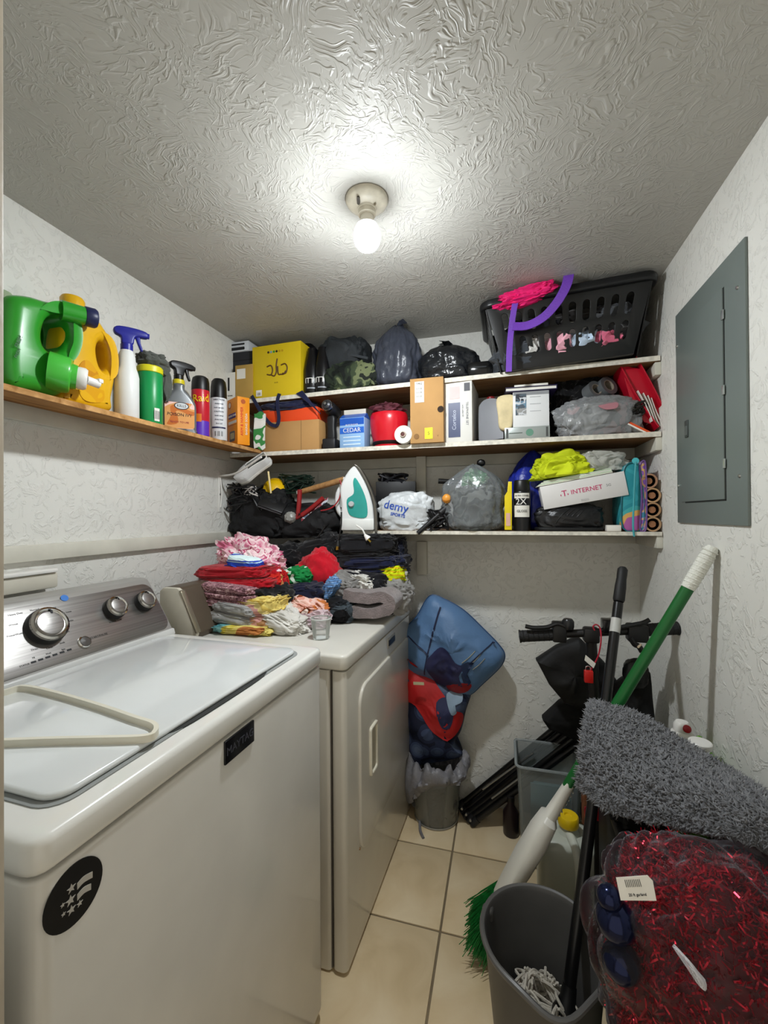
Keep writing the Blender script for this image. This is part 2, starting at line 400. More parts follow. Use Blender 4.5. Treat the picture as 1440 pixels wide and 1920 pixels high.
def conform(bvh, outline, yref, mat, parent, name, lift=.0012, rings=8):
    """flat print following a soft surface: outline in photo pixels, laid on the surface as seen from the front"""
    k = len(outline); cx = sum(p[0] for p in outline)/k; cy = sum(p[1] for p in outline)/k; vs, fs = [], []
    for j in range(rings+1):
        t = j/rings
        for (x, y) in outline:
            p = aty(cx+(x-cx)*t, cy+(y-cy)*t, yref); h = bvh.ray_cast(Vector((p.x, yref-.5, p.z)), Vector((0, 1, 0)), 1.2)
            vs.append(Vector((p.x, (h[0].y if h[0] else yref)-lift, p.z)))
    for j in range(rings):
        for i in range(k): l = (i+1) % k; fs.append((j*k+i, j*k+l, (j+1)*k+l, (j+1)*k+i))
    return MB().add(vs, fs).build(name, mat, parent, angle=0)
def conform_line(bvh, pts, yref, w, mat, parent, name):
    o = []
    for p in smooth_path([(a, b, 0) for a, b in pts], 8):
        q = aty(p.x, p.y, yref); h = bvh.ray_cast(Vector((q.x, yref-.5, q.z)), Vector((0, 1, 0)), 1.2); o.append(Vector((q.x, (h[0].y if h[0] else yref)-.001, q.z)))
    return MB().tube(o, w/2, 6, False, .5).build(name, mat, parent)
def rect(w, h): return [(-w/2, -h/2), (w/2, -h/2), (w/2, h/2), (-w/2, h/2)]
def disc(r, n=28, sy=1): return [(r*math.cos(2*PI*i/n), r*sy*math.sin(2*PI*i/n)) for i in range(n)]
WHITE_P = M('e8e6e0', .35, var=.05); BLACK_P = M('0b0b0c', .4, var=.2); BLACK_C = cloth('0c0c0e', var=.3)
INK = M('15161a', .6, var=0); PAPER = M('e6e3da', .7, var=.05)
# ================================================================== the room
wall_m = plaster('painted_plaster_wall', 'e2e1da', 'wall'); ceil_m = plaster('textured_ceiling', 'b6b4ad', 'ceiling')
struct(MB().span((XL-.12, -.2, 0), (XL, YB+.12, H), 0), 'wall_left', wall_m)
struct(MB().span((XR, -.2, 0), (XR+.12, YB+.12, H), 0), 'wall_right', wall_m)
struct(MB().span((XL, YB, 0), (XR, YB+.12, H), 0), 'wall_back', wall_m)
JX = -.468
fw = MB().span((XL, .17, 0), (JX-.02, .29, H)).span((.42, .17, 0), (XR, .29, H)).span((JX-.02, .17, 2.09), (.42, .29, H))
struct(fw, 'wall_front', wall_m)
jm = M('b5aa98', .5, var=.15, bs=40, bst=.3)
struct(MB().span((JX-.02, .16, 0), (JX, .301, 2.09), .003).span((.40, .16, 0), (.42, .301, 2.09), .003).span((JX-.02, .16, 2.07), (.42, .301, 2.09), .003), 'trim_1', jm)
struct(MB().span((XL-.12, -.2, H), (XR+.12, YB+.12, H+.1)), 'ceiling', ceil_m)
grout = M('7a6c55', .9, var=.2, bs=200, bst=.3)
floor = struct(MB().span((XL-.12, -.6, -.05), (XR+.12, YB+.12, -.004)), 'floor', grout)
def tile_mat():
    m, nt, out = newmat('beige_floor_tile'); b = principled(nt, out, .32, spec=.5)
    n = N(nt, 'ShaderNodeTexNoise', i_Scale=5.0, i_Detail=6.0, i_Distortion=.8); nt.links.new(coords(nt), n.inputs['Vector'])
    oi = N(nt, 'ShaderNodeObjectInfo'); ad = N(nt, 'ShaderNodeMath', operation='MULTIPLY_ADD'); ad.inputs[1].default_value = .14
    nt.links.new(oi.outputs['Random'], ad.inputs[0]); nt.links.new(n.outputs[0], ad.inputs[2])
    nt.links.new(ramp(nt, ad.outputs[0], [(.32, 'c2ab84'), (.55, 'd6c09a'), (.8, 'e2d0ae')]), b.inputs['Base Color'])
    bump(nt, b, n.outputs[0], .15, .003); return m
TS = .3368; GX, GY = -.206, 1.7026; g = .0035
tm = tile_mat(); tme = None
for i in range(-4, 3):
    for j in range(-6, 1):
        x0, x1 = GX+i*TS+g, GX+(i+1)*TS-g; y0, y1 = GY+j*TS+g, GY+(j+1)*TS-g
        x0, x1, y1 = max(x0, XL), min(x1, XR), min(y1, YB)
        if x1-x0 < .02 or y0 < -.5: continue
        if j == 0 or i in (-4, 2):
            o = MB().span((x0, y0, -.006), (x1, y1, 0), .0015).build('tile', tm, floor)
        else:
            if tme is None:
                tme = MB().box((0, 0, -.003), (TS-2*g, TS-2*g, .006), .0015).build('tile', tm, floor, local=True); o = tme
            else: o = tme.copy(); COL.objects.link(o); WM[o] = WM[floor]
            o.location = WM[floor].inverted() @ Vector(((x0+x1)/2, (y0+y1)/2, 0))
# wooden shelf boards, cleats, posts ------------------------------------------------------------
paint = M('cbc8bb', .5, var=.1, bs=30, bst=.2); board_m = wood('whitewashed_shelf_board', 'b9a98e', 'd8d2c4', 4, (1.5, 14, 14), .6)
edge_m = M('d9d4c6', .6, var=.2, vs=60)
osb = wood('raw_shelf_board', '7a4e22', 'b98546', 5, (10, 1.2, 10), .7); osb_edge = wood('raw_shelf_edge', '8f6230', 'cfa068', 30, (1, 1, 1), .8)
under = wood('brown_shelf_underside', '6d4a2a', '8c6a44', 4, (1.5, 12, 12), .7)
def shelf_board(name, label, a, b, zf, th=.018):
    r = thing(name, label, 'shelf', ((a+b)/2, (YF+YB)/2, zf((a+b)/2)-th))
    mk = lambda y0, y1, z0, z1: MB().add([(a, y0, zf(a)+z0), (b, y0, zf(b)+z0), (b, y1, zf(b)+z0), (a, y1, zf(a)+z0), (a, y0, zf(a)+z1), (b, y0, zf(b)+z1), (b, y1, zf(b)+z1), (a, y1, zf(a)+z1)],
        [(3, 2, 1, 0), (4, 5, 6, 7), (0, 1, 5, 4), (1, 2, 6, 5), (2, 3, 7, 6), (3, 0, 4, 7)])
    mk(YF+.003, YB-.001, -th, 0).build('board', under, r, smooth=False)
    tag(mk(YF, YF+.003, -th, 0).build('edge_strip', edge_m, r, smooth=False), 'white painted front edge')
    return r
shelf_board('wall_shelf', 'top wooden shelf on the far wall carrying the black laundry basket', XL, XR-.004, zup)
shelf_board('wall_shelf', 'middle wooden shelf on the far wall carrying the blue carton', XL, XR-.004, lambda x: ZMID)
shelf_board('wall_shelf', 'lowest wooden shelf on the far wall carrying the steam iron', -.67, XR-.004, lambda x: ZLOW, .014)
r = thing('side_shelf', 'raw brown board shelf on the left wall holding bottles and jugs', 'shelf', (-1.15, 1.1, 1.614))
mbt = MB(); x0, x1 = XL+.0005, -1.06; zb0, zb1 = 1.632, 1.614; t = .014
mbt.add([(x0, .295, zb0), (x1-.003, .295, zb1), (x1-.003, 1.722, zb1), (x0, 1.722, zb0), (x0, .295, zb0+t), (x1-.003, .295, zb1+t), (x1-.003, 1.722, zb1+t), (x0, 1.722, zb0+t)],
        [(0, 3, 2, 1), (4, 5, 6, 7), (0, 1, 5, 4), (1, 2, 6, 5), (2, 3, 7, 6), (3, 0, 4, 7)])
mbt.build('board', osb, r, smooth=False)
MB().span((x1-.003, .295, zb1), (x1, 1.722, zb1+t)).build('edge', osb_edge, r, smooth=False)
def zleft(x): return 1.632+t+(x-XL)/(x1-XL)*(zb1-zb0)
# cleats under the boards (painted strips on the walls) and the short upright on the far wall
c = 0
for (a, b, nm) in (((XL, .295, 1.588), (XL+.019, 1.722, 1.6315), 'l'), ((XL, .295, 1.212), (XL+.019, YB-.02, 1.256), 'l'),
        ((XL+.02, YB-.019, 1.556), (XR, YB, 1.6035), 'b'), ((-.67, YB-.019, 1.205), (XR, YB, 1.2495), 'b'), ((XL+.02, YB-.019, 1.795), (XR, YB, 1.8475), 'b'),
        ((XR-.02, YF+.005, 1.556), (XR, YB-.02, 1.6035), 'r'), ((XR-.02, YF+.005, 1.205), (XR, YB-.02, 1.2495), 'r'), ((XR-.02, YF+.005, 1.826), (XR, YB-.02, 1.872), 'r')):
    c += 1; struct(MB().span(a, b, .002), f'trim_{c+1}', paint)
p0 = aty(791, 1000, YB-.02)
struct(MB().span((p0.x-.022, YB-.038, 1.05), (p0.x+.024, YB-.0195, 1.2045), .002).span((p0.x-.022, YB-.019, 1.05), (p0.x+.024, YB, 1.2045)).span((p0.x-.022, YB-.038, 1.265), (p0.x+.024, YB-.0195, 1.6035), .002), 'trim_10', paint)
# utility box on the left wall behind the washer
a = atx(75, 1090, XL+.0005)
r = thing('wall_box', 'cream plastic utility box on the wall behind the washer console', 'utility box', (XL+.03, .82, 1.13))
cream = M('cfcabb', .45, var=.06)
MB().span((XL+.0005, .6, 1.135), (XL+.045, .905, 1.178), .006).build('body', cream, r)
MB().span((XL+.0005, .58, 1.178), (XL+.052, .90, 1.19), .004).build('lid', WHITE_P, r)
# ================================================================== ceiling lamp holder and bulb
LX, LY = -.344, 1.078
r = thing('ceiling_lamp', 'round porcelain lamp holder with a bare lit bulb on the ceiling', 'lamp', (LX, LY, H))
por = M('cfc8b6', .35, var=.12, vs=40)
MB().lathe([(.056, H-.0005), (.0565, H-.006), (.053, H-.013), (.04, H-.021), (.026, H-.026), (.0245, H-.030), (.0, H-.030)], 36, T(LX, LY, 0)).build('base', por, r)
MB().lathe([(.0225, H-.0295), (.0235, H-.043), (.0195, H-.046), (.0, H-.0465)], 28, T(LX, LY, 0)).build('socket', por, r)
s1 = MB().slab(stadium(0, 0, .008, .020), .006, 0, (), T(LX-.012, LY-.034, H-.0245) @ RX(-.36) @ RZ(.25)).build('screw_slot', M('3a342a', .6), r)
MB().lathe([(.0035, 0), (.003, .003), (0, .003)], 10, T(LX+.026, LY-.012, H-.0255) @ RX(PI)).build('screw', M('8b8370', .4, 1), r)
zb = H-.046
MB().lathe([(.0165, zb), (.0175, zb-.01), (.0205, zb-.016), (.0245, zb-.022), (.0275, zb-.026)], 28, T(LX, LY, 0)).build('bulb_neck', M('e8e2d4', .4, var=.04), r)
prof = [(.0275, zb-.026), (.0315, zb-.034), (.0355, zb-.046), (.036, zb-.058), (.032, zb-.073), (.024, zb-.084), (.013, zb-.090), (.0001, zb-.092)]
tag(MB().lathe(list(reversed(prof)), 32, T(LX, LY, 0)).build('bulb', emission('lit_bulb', (.91, .962, 1, 1), BULB_STRENGTH, -.138, -.099), r), 'glowing white bulb')
# ================================================================== grey electrical panel on the right wall
pg = M('6d7672', .42, var=.06, vs=3); px_ = XR-.006
y0, y1, z0, z1 = 1.168, 1.58, 1.300, 1.967
r = thing('electrical_panel', 'grey metal electrical panel with a hinged door on the right wall', 'electrical panel', (XR, (y0+y1)/2, z0))
MB().span((XR-.007, y0, z0), (XR-.0005, y1, z1), .002).build('cover', pg, r)
dy0, dy1, dz0, dz1 = 1.265, 1.535, 1.362, 1.90
dark = M('1c1f1e', .6)
dr = MB().span((XR-.0105, dy0+.003, dz0+.003), (XR-.0065, dy1, dz1), .0012).build('door', pg, r)
MB().span((XR-.0078, dy0-.001, dz0-.001), (XR-.0068, dy0+.003, dz1)).span((XR-.0078, dy0, dz0-.001), (XR-.0068, dy1-.02, dz0+.003)).build('door_gap', dark, r, smooth=False)
MB().slab(rrect(-.012, -.026, .012, .026, .004), .004, .001, (), T(XR-.0115, 1.488, 1.585) @ LEFTF).build('latch', M('3c4240', .45), dr)
MB().slab(rrect(-.008, -.018, .008, .012, .003), .003, .001, (), T(XR-.0135, 1.488, 1.582) @ LEFTF).build('latch_button', M('565d5a', .45), dr)
for hz in (1.83, 1.64, 1.455): MB().span((XR-.0125, dy0-.006, hz-.012), (XR-.0095, dy0+.006, hz+.012), .001).build('hinge', M('c9cfcd', .3, .8), r)
for (yy, zz) in ((1.20, 1.865), (1.20, 1.418), (1.568, 1.865), (1.568, 1.418)):
    MB().lathe([(.005, 0), (.004, .003), (0, .004)], 12, T(XR-.007, yy, zz) @ RY(-PI/2)).build('screw', M('b9bdbb', .35, 1), r)
# ================================================================== washer
enamel = M('dcdbd5', .22, var=.03, coat=.4); enamel_shaded = M('cfccc4', .25, var=.03, coat=.3); enamel2 = M('cac5b9', .25, var=.03, coat=.3); seam_m = M('55504a', .7)  # washer cabinet takes the deck enamel darkened, its shade put into the colour
def slab_z(outer, z0, z1, bev=0, holes=()): return MB().slab(outer, z1-z0, bev, holes, T(0, 0, (z0+z1)/2))
WW, WD = .716, .675
wa = thing('washing_machine', 'white top-loading washing machine with a silver control console', 'washing machine', (-.492, .343, 0), math.radians(-1.6))
slab_z(rrect(-WD, 0, 0, WW, .022), .035, .930, .004).build('cabinet', enamel_shaded, wa, local=True)
slab_z(rrect(-WD+.02, .02, -.02, WW-.02, .01), .925, .94).build('seam', seam_m, wa, local=True)
slab_z(rrect(-WD, -.003, .003, WW+.003, .024), .934, ZWA, .011).build('top_deck', enamel, wa, local=True)
for (fx, fy) in ((-.05, .05), (-.05, WW-.05), (-WD+.05, .05), (-WD+.05, WW-.05)):
    MB().lathe([(.018, 0), (.018, .012), (.010, .014), (.010, .04)], 14, T(fx, fy, 0)).build('foot', M('2a2a2a', .7), wa, local=True)
lid_o = rrect(-.47, .048, -.038, .655, .03, 5)
lid = slab_z(lid_o, ZWA+.0015, ZWA+.012, .005).build('lid', M('d6d9d8', .12, var=.02, coat=.6), wa, local=True)
slab_z(rrect(-.478, .040, -.031, .663, .034, 5), ZWA-.002, ZWA+.0018, 0, [rrect(-.466, .052, -.042, .651, .026, 5)]).build('lid_groove', M('8f9290', .5), wa, local=True)  # grey ring: the groove's thin shadow line is painted in by this colour
MB().slab([(x, y) for x, y in smooth_path([(-.0385, .24, 0), (-.044, .27, 0), (-.046, .37, 0), (-.044, .47, 0), (-.0385, .50, 0), (-.030, .47, 0), (-.028, .37, 0), (-.030, .27, 0)], 4, True) for x, y in [(x, y)]] if False else
    [(p.x, p.y) for p in smooth_path([(-.050, .235, 0), (-.052, .37, 0), (-.050, .505, 0), (-.031, .49, 0), (-.027, .37, 0), (-.031, .25, 0)], 4, True)], .0022, 0, (), T(0, 0, ZWA+.0015)).build('finger_recess', M('2b2d2c', .6), wa, local=True)
# console: a sloped silver fascia on a grey plinth
con = [(-.488, ZWA-.002), (-.494, ZWA+.018), (-.579, 1.128), (-.588, 1.138), (-.60, 1.142), (-.645, 1.142), (-.662, 1.13), (-.665, ZWA-.002)]
ex = MB(); k = len(con)
def extrude_y(prof, ya, yb): 
    k = len(prof); mb = MB()
    mb.add([(x, ya, z) for x, z in prof]+[(x, yb, z) for x, z in prof], [tuple(range(k)), tuple(reversed(range(k, 2*k)))]+[(i, k+i, k+(i+1) % k, (i+1) % k) for i in range(k)])
    bm = bmesh.new(); vs = [bm.verts.new(v) for v in mb.v]; [bm.faces.new([vs[i] for i in f]) for f in mb.f]
    bmesh.ops.recalc_face_normals(bm, faces=bm.faces[:]); bmesh.ops.bevel(bm, geom=bm.edges[:], offset=.003, segments=2, affect='EDGES', profile=.5)
    return MB().bm(bm)
sil = steel('brushed_steel', '8e8b88', 'aaa7a3', (1, .4, 40), .34)
extrude_y(con, .004, WW-.004).build('console_body', M('a7a5a1', .38, .4, var=.04), wa, local=True)
extrude_y([(-.484, ZWA-.001), (-.489, ZWA+.016), (-.52, ZWA+.016), (-.52, ZWA-.001)], 0, WW).build('console_plinth', M('c9c9c6', .3, var=.03), wa, local=True)
A0, A1 = Vector((-.494, 0, ZWA+.018)), Vector((-.579, 0, 1.128)); e1 = (A1-A0); FL = e1.length; e1.normalize(); en = Vector((0, 1, 0)).cross(e1)
FACE = Matrix(((0, e1.x, en.x, A0.x), (1, 0, 0, 0), (0, e1.z, en.z, A0.z), (0, 0, 0, 1)))
MB().slab(rrect(.008, .002, WW-.008, FL-.001, .03, 6), .003, .001, (), FACE).build('fascia', sil, wa, local=True)
WFACE = WM[wa] @ FACE; WFI = WFACE.inverted()
def onface(px, py):
    o = WFI @ CAM; d = WFI.to_3x3() @ ray(px, py); t = -o.z/d.z; return o.x+d.x*t, o.y+d.y*t
chrome = M('d4d2ce', .12, 1, var=.03); kn_dark = M('1a1a1b', .35)
def knob(px, py, r):
    u, v = onface(px, py); m = FACE @ T(u, v, .0015)
    kb = MB().lathe([(r, 0), (r, .006), (r*.97, .016), (r*.86, .020), (0, .020)], 36, m).build('knob', kn_dark, wa, local=True)
    MB().lathe([(r*.95, .0165), (r*.93, .022), (r*.82, .024), (r*.76, .021), (r*.7, .0202)], 36, m).build('bezel', chrome, kb, local=True)
    MB().lathe([(r*.66, .020), (r*.64, .0235), (r*.5, .0245), (0, .0248)], 36, m).build('cap', sil, kb, local=True)
    MB().box((r*.1, r*.62, .0242), (r*.10, r*.2, .002), 0, m @ RZ(-.2)).build('pointer', INK, kb, local=True)
    return u, v
k1 = knob(84, 1177, .0435); k2 = knob(212, 1143, .030); k3 = knob(268, 1130, .029)
u, v = onface(157, 1205); m = FACE @ T(u, v, .0015)
kb = MB().lathe([(.0155, 0), (.0155, .004), (.013, .006)], 24, m).build('start_button', chrome, wa, local=True)
MB().lathe([(.0125, .003), (.0115, .006), (0, .0075)], 24, m).build('button_face', M('4b4744', .35), kb, local=True)
u, v = onface(120, 1122); decal(disc(.0095, 14, .9), M('2c72c4', .4), wa, FACE @ T(u, v, .0022), 'blue_sticker', local=True)
for i in range(6):
    u, v = onface(62+i*13.4, 1242-i*4.6); decal(rect(.010, .0042), INK, wa, FACE @ T(u, v, .0019), 'indicator_light', local=True)
ink2 = M('34322f', .6, var=0)
for (px, py, s, tx) in ((28, 1152, .0062, 'Heavy Duty'), (64, 1144, .0062, 'Normal'), (95, 1141, .0062, 'Delicates'), (122, 1149, .0062, 'Bulky Items'), (129, 1165, .0062, 'Wrinkle'), (124, 1185, .0062, 'Rinse'),
        (24, 1172, .0062, 'Whites'), (27, 1191, .0062, 'PowerWash'), (64, 1218, .0062, 'Drain'), (92, 1215, .0062, 'Clean'), (116, 1206, .0062, 'Soak'), (216, 1165, .0062, 'WATER TEMP'), (185, 1193, .0078, 'START/PAUSE'),
        (62, 1234, .005, 'Fill'), (90, 1226, .005, 'Wash'), (118, 1218, .005, 'Spin'), (45, 1248, .0055, 'STATUS')):
    u, v = onface(px, py); text(tx, s, ink2, wa, FACE @ T(u, v, .0018), 'lettering', .0002, local=True)
# badge and round flag sticker on the front
bd = MB().slab(rrect(-.044, -.021, .044, .021, .002), .004, .001, (), T(.0015, .357, .908) @ RIGHT).build('badge', M('0c0d12', .25), wa, local=True)
text('MAYTAG', .020, M('5a5c66', .35, .6), bd, T(.0037, .357, .908) @ RIGHT, local=True)
st = decal(disc(.0355, 40), M('0a0a0b', .5), wa, T(.0007, .044, .888) @ RIGHT, 'flag_sticker', local=True)
sm = M('aeaaa2', .5); 
def arcband(r0, r1, a0, a1): return [(r1*math.cos(a), r1*math.sin(a)) for a in [math.radians(a0+(a1-a0)*i/8) for i in range(9)]]+[(r0*math.cos(a), r0*math.sin(a)) for a in [math.radians(a1+(a0-a1)*i/8) for i in range(9)]]
for (dy, w) in ((.010, .019), (-.003, .017)):
    decal([(p.x, p.y) for p in smooth_path([(.003, dy, 0), (.011, dy+.002, 0), (.003+w, dy-.001, 0)], 4)]+[(p.x, p.y) for p in reversed(smooth_path([(.003, dy-.0075, 0), (.011, dy-.0055, 0), (.003+w, dy-.0085, 0)], 4))], sm, st, T(.0012, .044, .888) @ RIGHT, 'stripe', local=True)
def star(r, r2=.42): return [((r if i % 2 == 0 else r*r2)*math.sin(PI*i/5), (r if i % 2 == 0 else r*r2)*math.cos(PI*i/5)) for i in range(10)]
for (x, y, r_) in ((-.004, .010, .0055), (-.005, -.003, .0062), (-.004, -.015, .0055), (-.014, -.001, .0028), (-.013, -.012, .0028), (.006, -.016, .004)):
    decal(star(r_), sm, st, T(.0012, .044+x, .888+y) @ RIGHT, 'star', local=True)
# cream plastic loop lying on the washer lid
zz = ZWA+.0165
pts = [atz(x, y, zz) for x, y in ((-40, 1312), (10, 1299), (45, 1291), (100, 1302), (180, 1325), (250, 1349), (288, 1362), (291, 1376), (270, 1386), (180, 1389), (90, 1391), (-40, 1396))]
sp = MB().ribbon(smooth_path(pts, 6), .011, .007, (0, 0, 1)); sp.v = [Vector((v.x, v.y, v.z+.001)) for v in sp.v]
tag(sp.build('plastic_strap', M('d8d3c2', .4, var=.05)), 'bent cream plastic strip lying on the washer lid', 'plastic strip')
# ================================================================== dryer
DW, DD = .755, .70
dr = thing('clothes_dryer', 'older cream front-loading dryer buried under clothes beside the washer', 'dryer', (-.443, 1.155, 0), math.radians(-2.0))
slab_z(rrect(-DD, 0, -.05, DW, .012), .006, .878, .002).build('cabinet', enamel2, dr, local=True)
MB().span((-.0505, .006, .012), (-.0465, DW-.006, .876)).build('seam', seam_m, dr, local=True)
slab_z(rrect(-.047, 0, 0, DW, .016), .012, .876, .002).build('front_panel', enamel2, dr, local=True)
slab_z(rrect(-DD, -.004, .004, DW+.004, .022), .880, ZDR, .009).build('top_panel', M('d6d3c9', .25, var=.03, coat=.3), dr, local=True)
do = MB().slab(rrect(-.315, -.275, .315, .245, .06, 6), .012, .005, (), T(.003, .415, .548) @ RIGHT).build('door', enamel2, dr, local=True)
hd = MB().slab(rrect(-.036, -.08, .036, .08, .012), .012, .004, [rrect(-.026, -.07, .022, .07, .008)], T(.011, .212, .555) @ RIGHT).build('handle', M('d8d2c0', .35), do, local=True)
MB().slab(rrect(-.028, -.072, .024, .072, .008), .002, 0, (), T(.0098, .212, .555) @ RIGHT).build('handle_recess', M('b1a994', .5), hd, local=True)
bd = MB().slab(rrect(-.040, -.011, .040, .011, .002), .004, .001, (), T(.002, .46, .84) @ RIGHT).build('badge', M('15151a', .3), dr, local=True)
MB().slab(rrect(-.048, -.019, .048, .019, .003), .003, .001, (), T(.0006, .46, .84) @ RIGHT).build('badge_plate', M('b9b5aa', .35, .3), dr, local=True)
MB().lathe([(.004, 0), (.003, .003), (0, .003)], 10, T(.0, .105, .295) @ RY(PI/2)).build('screw', M('8a6a4a', .4, .6), dr, local=True)
dcon = [(-.535, ZDR-.001), (-.525, ZDR+.02), (-.592, 1.085), (-.603, 1.092), (-.66, 1.092), (-.675, 1.08), (-.68, ZDR-.001)]
extrude_y([(x-.006, z) for x, z in dcon], .012, DW-.012).build('console_body', M('5e5245', .4, .3, var=.1), dr, local=True)
extrude_y(dcon, .002, .018).build('console_cap', M('d3cdbc', .35), dr, local=True)
extrude_y(dcon, DW-.018, DW-.002).build('console_cap', M('d3cdbc', .35), dr, local=True)
rim = [(-.529, ZDR+.022), (-.521, ZDR+.026), (-.585, 1.083), (-.594, 1.086)]
extrude_y(rim, .0, .022).build('cap_trim', M('a89f8c', .25, .7), dr, local=True)
# clear plastic cup on the dryer top
c = atz(602, 1197, ZDR)
r = thing('plastic_cup', 'small clear plastic cup on the dryer top beside the clothes', 'cup', (c.x, c.y, ZDR+.0005))
clear = film('clear_cup_plastic', 'dfe3e0', .16, .08, 10, .05)
MB().lathe([(.0, .001), (.026, .001), (.0335, .066), (.0345, .067), (.0335, .068), (.0325, .066), (.025, .003), (0, .003)], 28, T(0, 0, 0)).build('cup_wall', clear, r, local=True)
MB().lathe([(.0335, .0645), (.035, .066), (.035, .068), (.033, .069), (.0325, .0665), (.0335, .0645)], 28).build('rim', film('clear_cup_rim', 'e8ebe8', .5, .1, 10, .05), r, local=True)
# ================================================================== things on the left shelf
def dirto(p): return math.atan2(-p[1], -p[0])       # azimuth from p towards the doorway
def arc_patch(parent, c, r, az, half, z0, z1, mat, name='label', n=14):
    mb = MB(); 
    for k, rr in enumerate((r+.0002, r+.0009)):
        pass
    f = lambda u, v: (c[0]+(r+.0006)*math.cos(az-half+2*half*u), c[1]+(r+.0006)*math.sin(az-half+2*half*u), z0+(z1-z0)*v)
    return mb.sheet(f, n, 1, .0006).build(name, mat, parent)
def wrap_text(body, size, mat, parent, c, r, az, z, sx=1.0, rot=0):
    cu = bpy.data.curves.new('tmp', 'FONT'); cu.body = body; cu.size = size; cu.extrude = .0003; cu.align_x = 'CENTER'; cu.align_y = 'CENTER'; cu.resolution_u = 2
    ob = bpy.data.objects.new('tmp', cu); me = ob.to_mesh(); bm = bmesh.new(); bm.from_mesh(me); ob.to_mesh_clear(); bpy.data.objects.remove(ob); bpy.data.curves.remove(cu)
    mb = MB().bm(bm, RZ(rot) @ SCL(sx, 1, 1))
    mb.warp(lambda v: (c[0]+(r+.0014+v.z)*math.cos(az+v.x/r), c[1]+(r+.0014+v.z)*math.sin(az+v.x/r), z+v.y))
    return mb.build('lettering', mat, parent, smooth=False)
def yz(pts, x): return [((lambda p: (p.y, p.z))(atx(a, b, x))) for a, b in pts]
def sm2(pts, n=5): return [(p.x, p.y) for p in smooth_path([(a, b, 0) for a, b in pts], n, True)]
ZS = zleft(-1.13)+.0005
# purple bottle half hidden by the door frame
c = (-1.165, .735); z = zleft(c[0])
r = thing('detergent_bottle', 'purple labelled bottle with a clear cap, half hidden by the door frame', 'bottle', (c[0], c[1], z))
MB().lathe([(.0, z), (.046, z), (.05, z+.01), (.05, z+.14), (.044, z+.165), (.03, z+.18), (.03, z+.185), (0, z+.185)], 28, T(c[0], c[1], 0), sx=.7).build('bottle_body', M('3d2a86', .35), r)
MB().lathe([(.03, z+.184), (.031, z+.215), (.026, z+.235), (0, z+.24)], 24, T(c[0], c[1], 0)).build('cap', film('clear_green_cap', 'c8d8b4', .45, .2, 8, .1), r)
text('XTRA', .03, WHITE_P, r, T(-1.1335, .735, z+.06) @ RIGHT @ RZ(1.3))
# green laundry jug with a push tap
gx = -1.105
green = M('2a9326', .3, var=.06, coat=.3); green2 = M('45b33c', .3, var=.05, coat=.3)
r = thing('detergent_jug', 'big green laundry detergent jug with white tap and navy cap', 'detergent jug', (-1.13, .84, zleft(-1.13)))
o = yz([(22, 720), (14, 640), (18, 585), (26, 553), (60, 552), (100, 563), (140, 569), (157, 580), (158, 606), (158, 650), (150, 676), (146, 700), (138, 726), (112, 742), (70, 732)], gx)
o = [(a, max(b, ZS+.002)) for a, b in sm2(o, 5)]
hole = sm2(yz([(88, 622), (98, 596), (118, 588), (132, 600), (136, 628), (126, 654), (104, 658), (90, 646)], gx), 5)
MB().slab(o, .125, .03, [hole], T(-1.168, 0, 0) @ RIGHT, 4).build('jug_body', green, r)
a = atx(148, 590, -1.10); ax = Vector((.42, .9, .05)).normalized()
MB().lathe([(.026, -.04), (.024, .01), (.024, .018)], 24, along(a-ax*.0, a+ax*.1)).build('spout', green, r)
cp = MB().lathe([(.0245, .012), (.026, .014), (.026, .036), (.023, .041), (.016, .041), (.014, .037), (.007, .037), (.006, .040), (0, .040)], 28, along(a, a+ax*.1)).build('fill_cap', M('1b2147', .4), r)
a = atx(118, 702, -1.10); ax = Vector((.62, .76, -.1)).normalized()
MB().lathe([(.050, -.03), (.046, .012), (.043, .016), (.033, .018), (.031, .03)], 28, along(a, a+ax*.1)).build('tap_collar', green2, r)
tp = MB().lathe([(.0275, .028), (.029, .034), (.029, .046), (.025, .052), (0, .053)], 24, along(a, a+ax*.1)).build('tap', WHITE_P, r)
q = a+ax*.05; MB().rod(q, q+Vector((.006, .032, -.004)), .011, 14).box(q+Vector((.008, .030, .004)), (.02, .014, .012), .003).build('tap_lever', WHITE_P, tp)
for (px, py, s) in ((38, 640, .012), (36, 662, .010)): 
    p = atx(px, py, gx+.006); text('FRESH', s, M('0e4a18', .5), r, T(-1.104, p.y, p.z) @ RIGHT @ RZ(1.25))
# yellow jug standing behind it
r = thing('oil_jug', 'yellow plastic jug with a hand hole, between green jug and white spray bottle', 'jug', (-1.15, .97, zleft(-1.15)))
yel = M('e0ac13', .33, var=.06, coat=.2)
gx = -1.125
o = yz([(120, 770), (118, 690), (122, 620), (136, 585), (150, 576), (172, 585), (190, 600), (210, 632), (221, 665), (221, 705), (214, 745), (208, 772)], gx)
o = [(a, max(b, ZS+.002)) for a, b in sm2(o, 5)]
hole = sm2(yz([(186, 655), (192, 640), (202, 646), (207, 668), (206, 690), (198, 694), (190, 682)], gx), 5)
MB().slab(o, .085, .026, [hole], T(-1.165, 0, 0) @ RIGHT, 4).build('jug_body', yel, r)
p = atx(155, 585, gx); p2 = atx(150, 548, gx)
MB().lathe([(.028, 0), (.030, .004), (.030, .045), (.026, .052), (0, .053)], 24, T(-1.162, p.y, p.z-.008)).build('cap', yel, r)
tag(MB().slab(sm2(yz([(145, 690), (160, 675), (176, 690), (190, 720), (192, 752), (160, 752), (145, 730)], gx), 4), .002, 0, (), T(-1.1218, 0, 0) @ RIGHT).build('label', pattern('amber_label', ['c8860a', 'd89d10', 'e0ac13'], 14, 'noise', .4, 0), r), 'faded amber label')
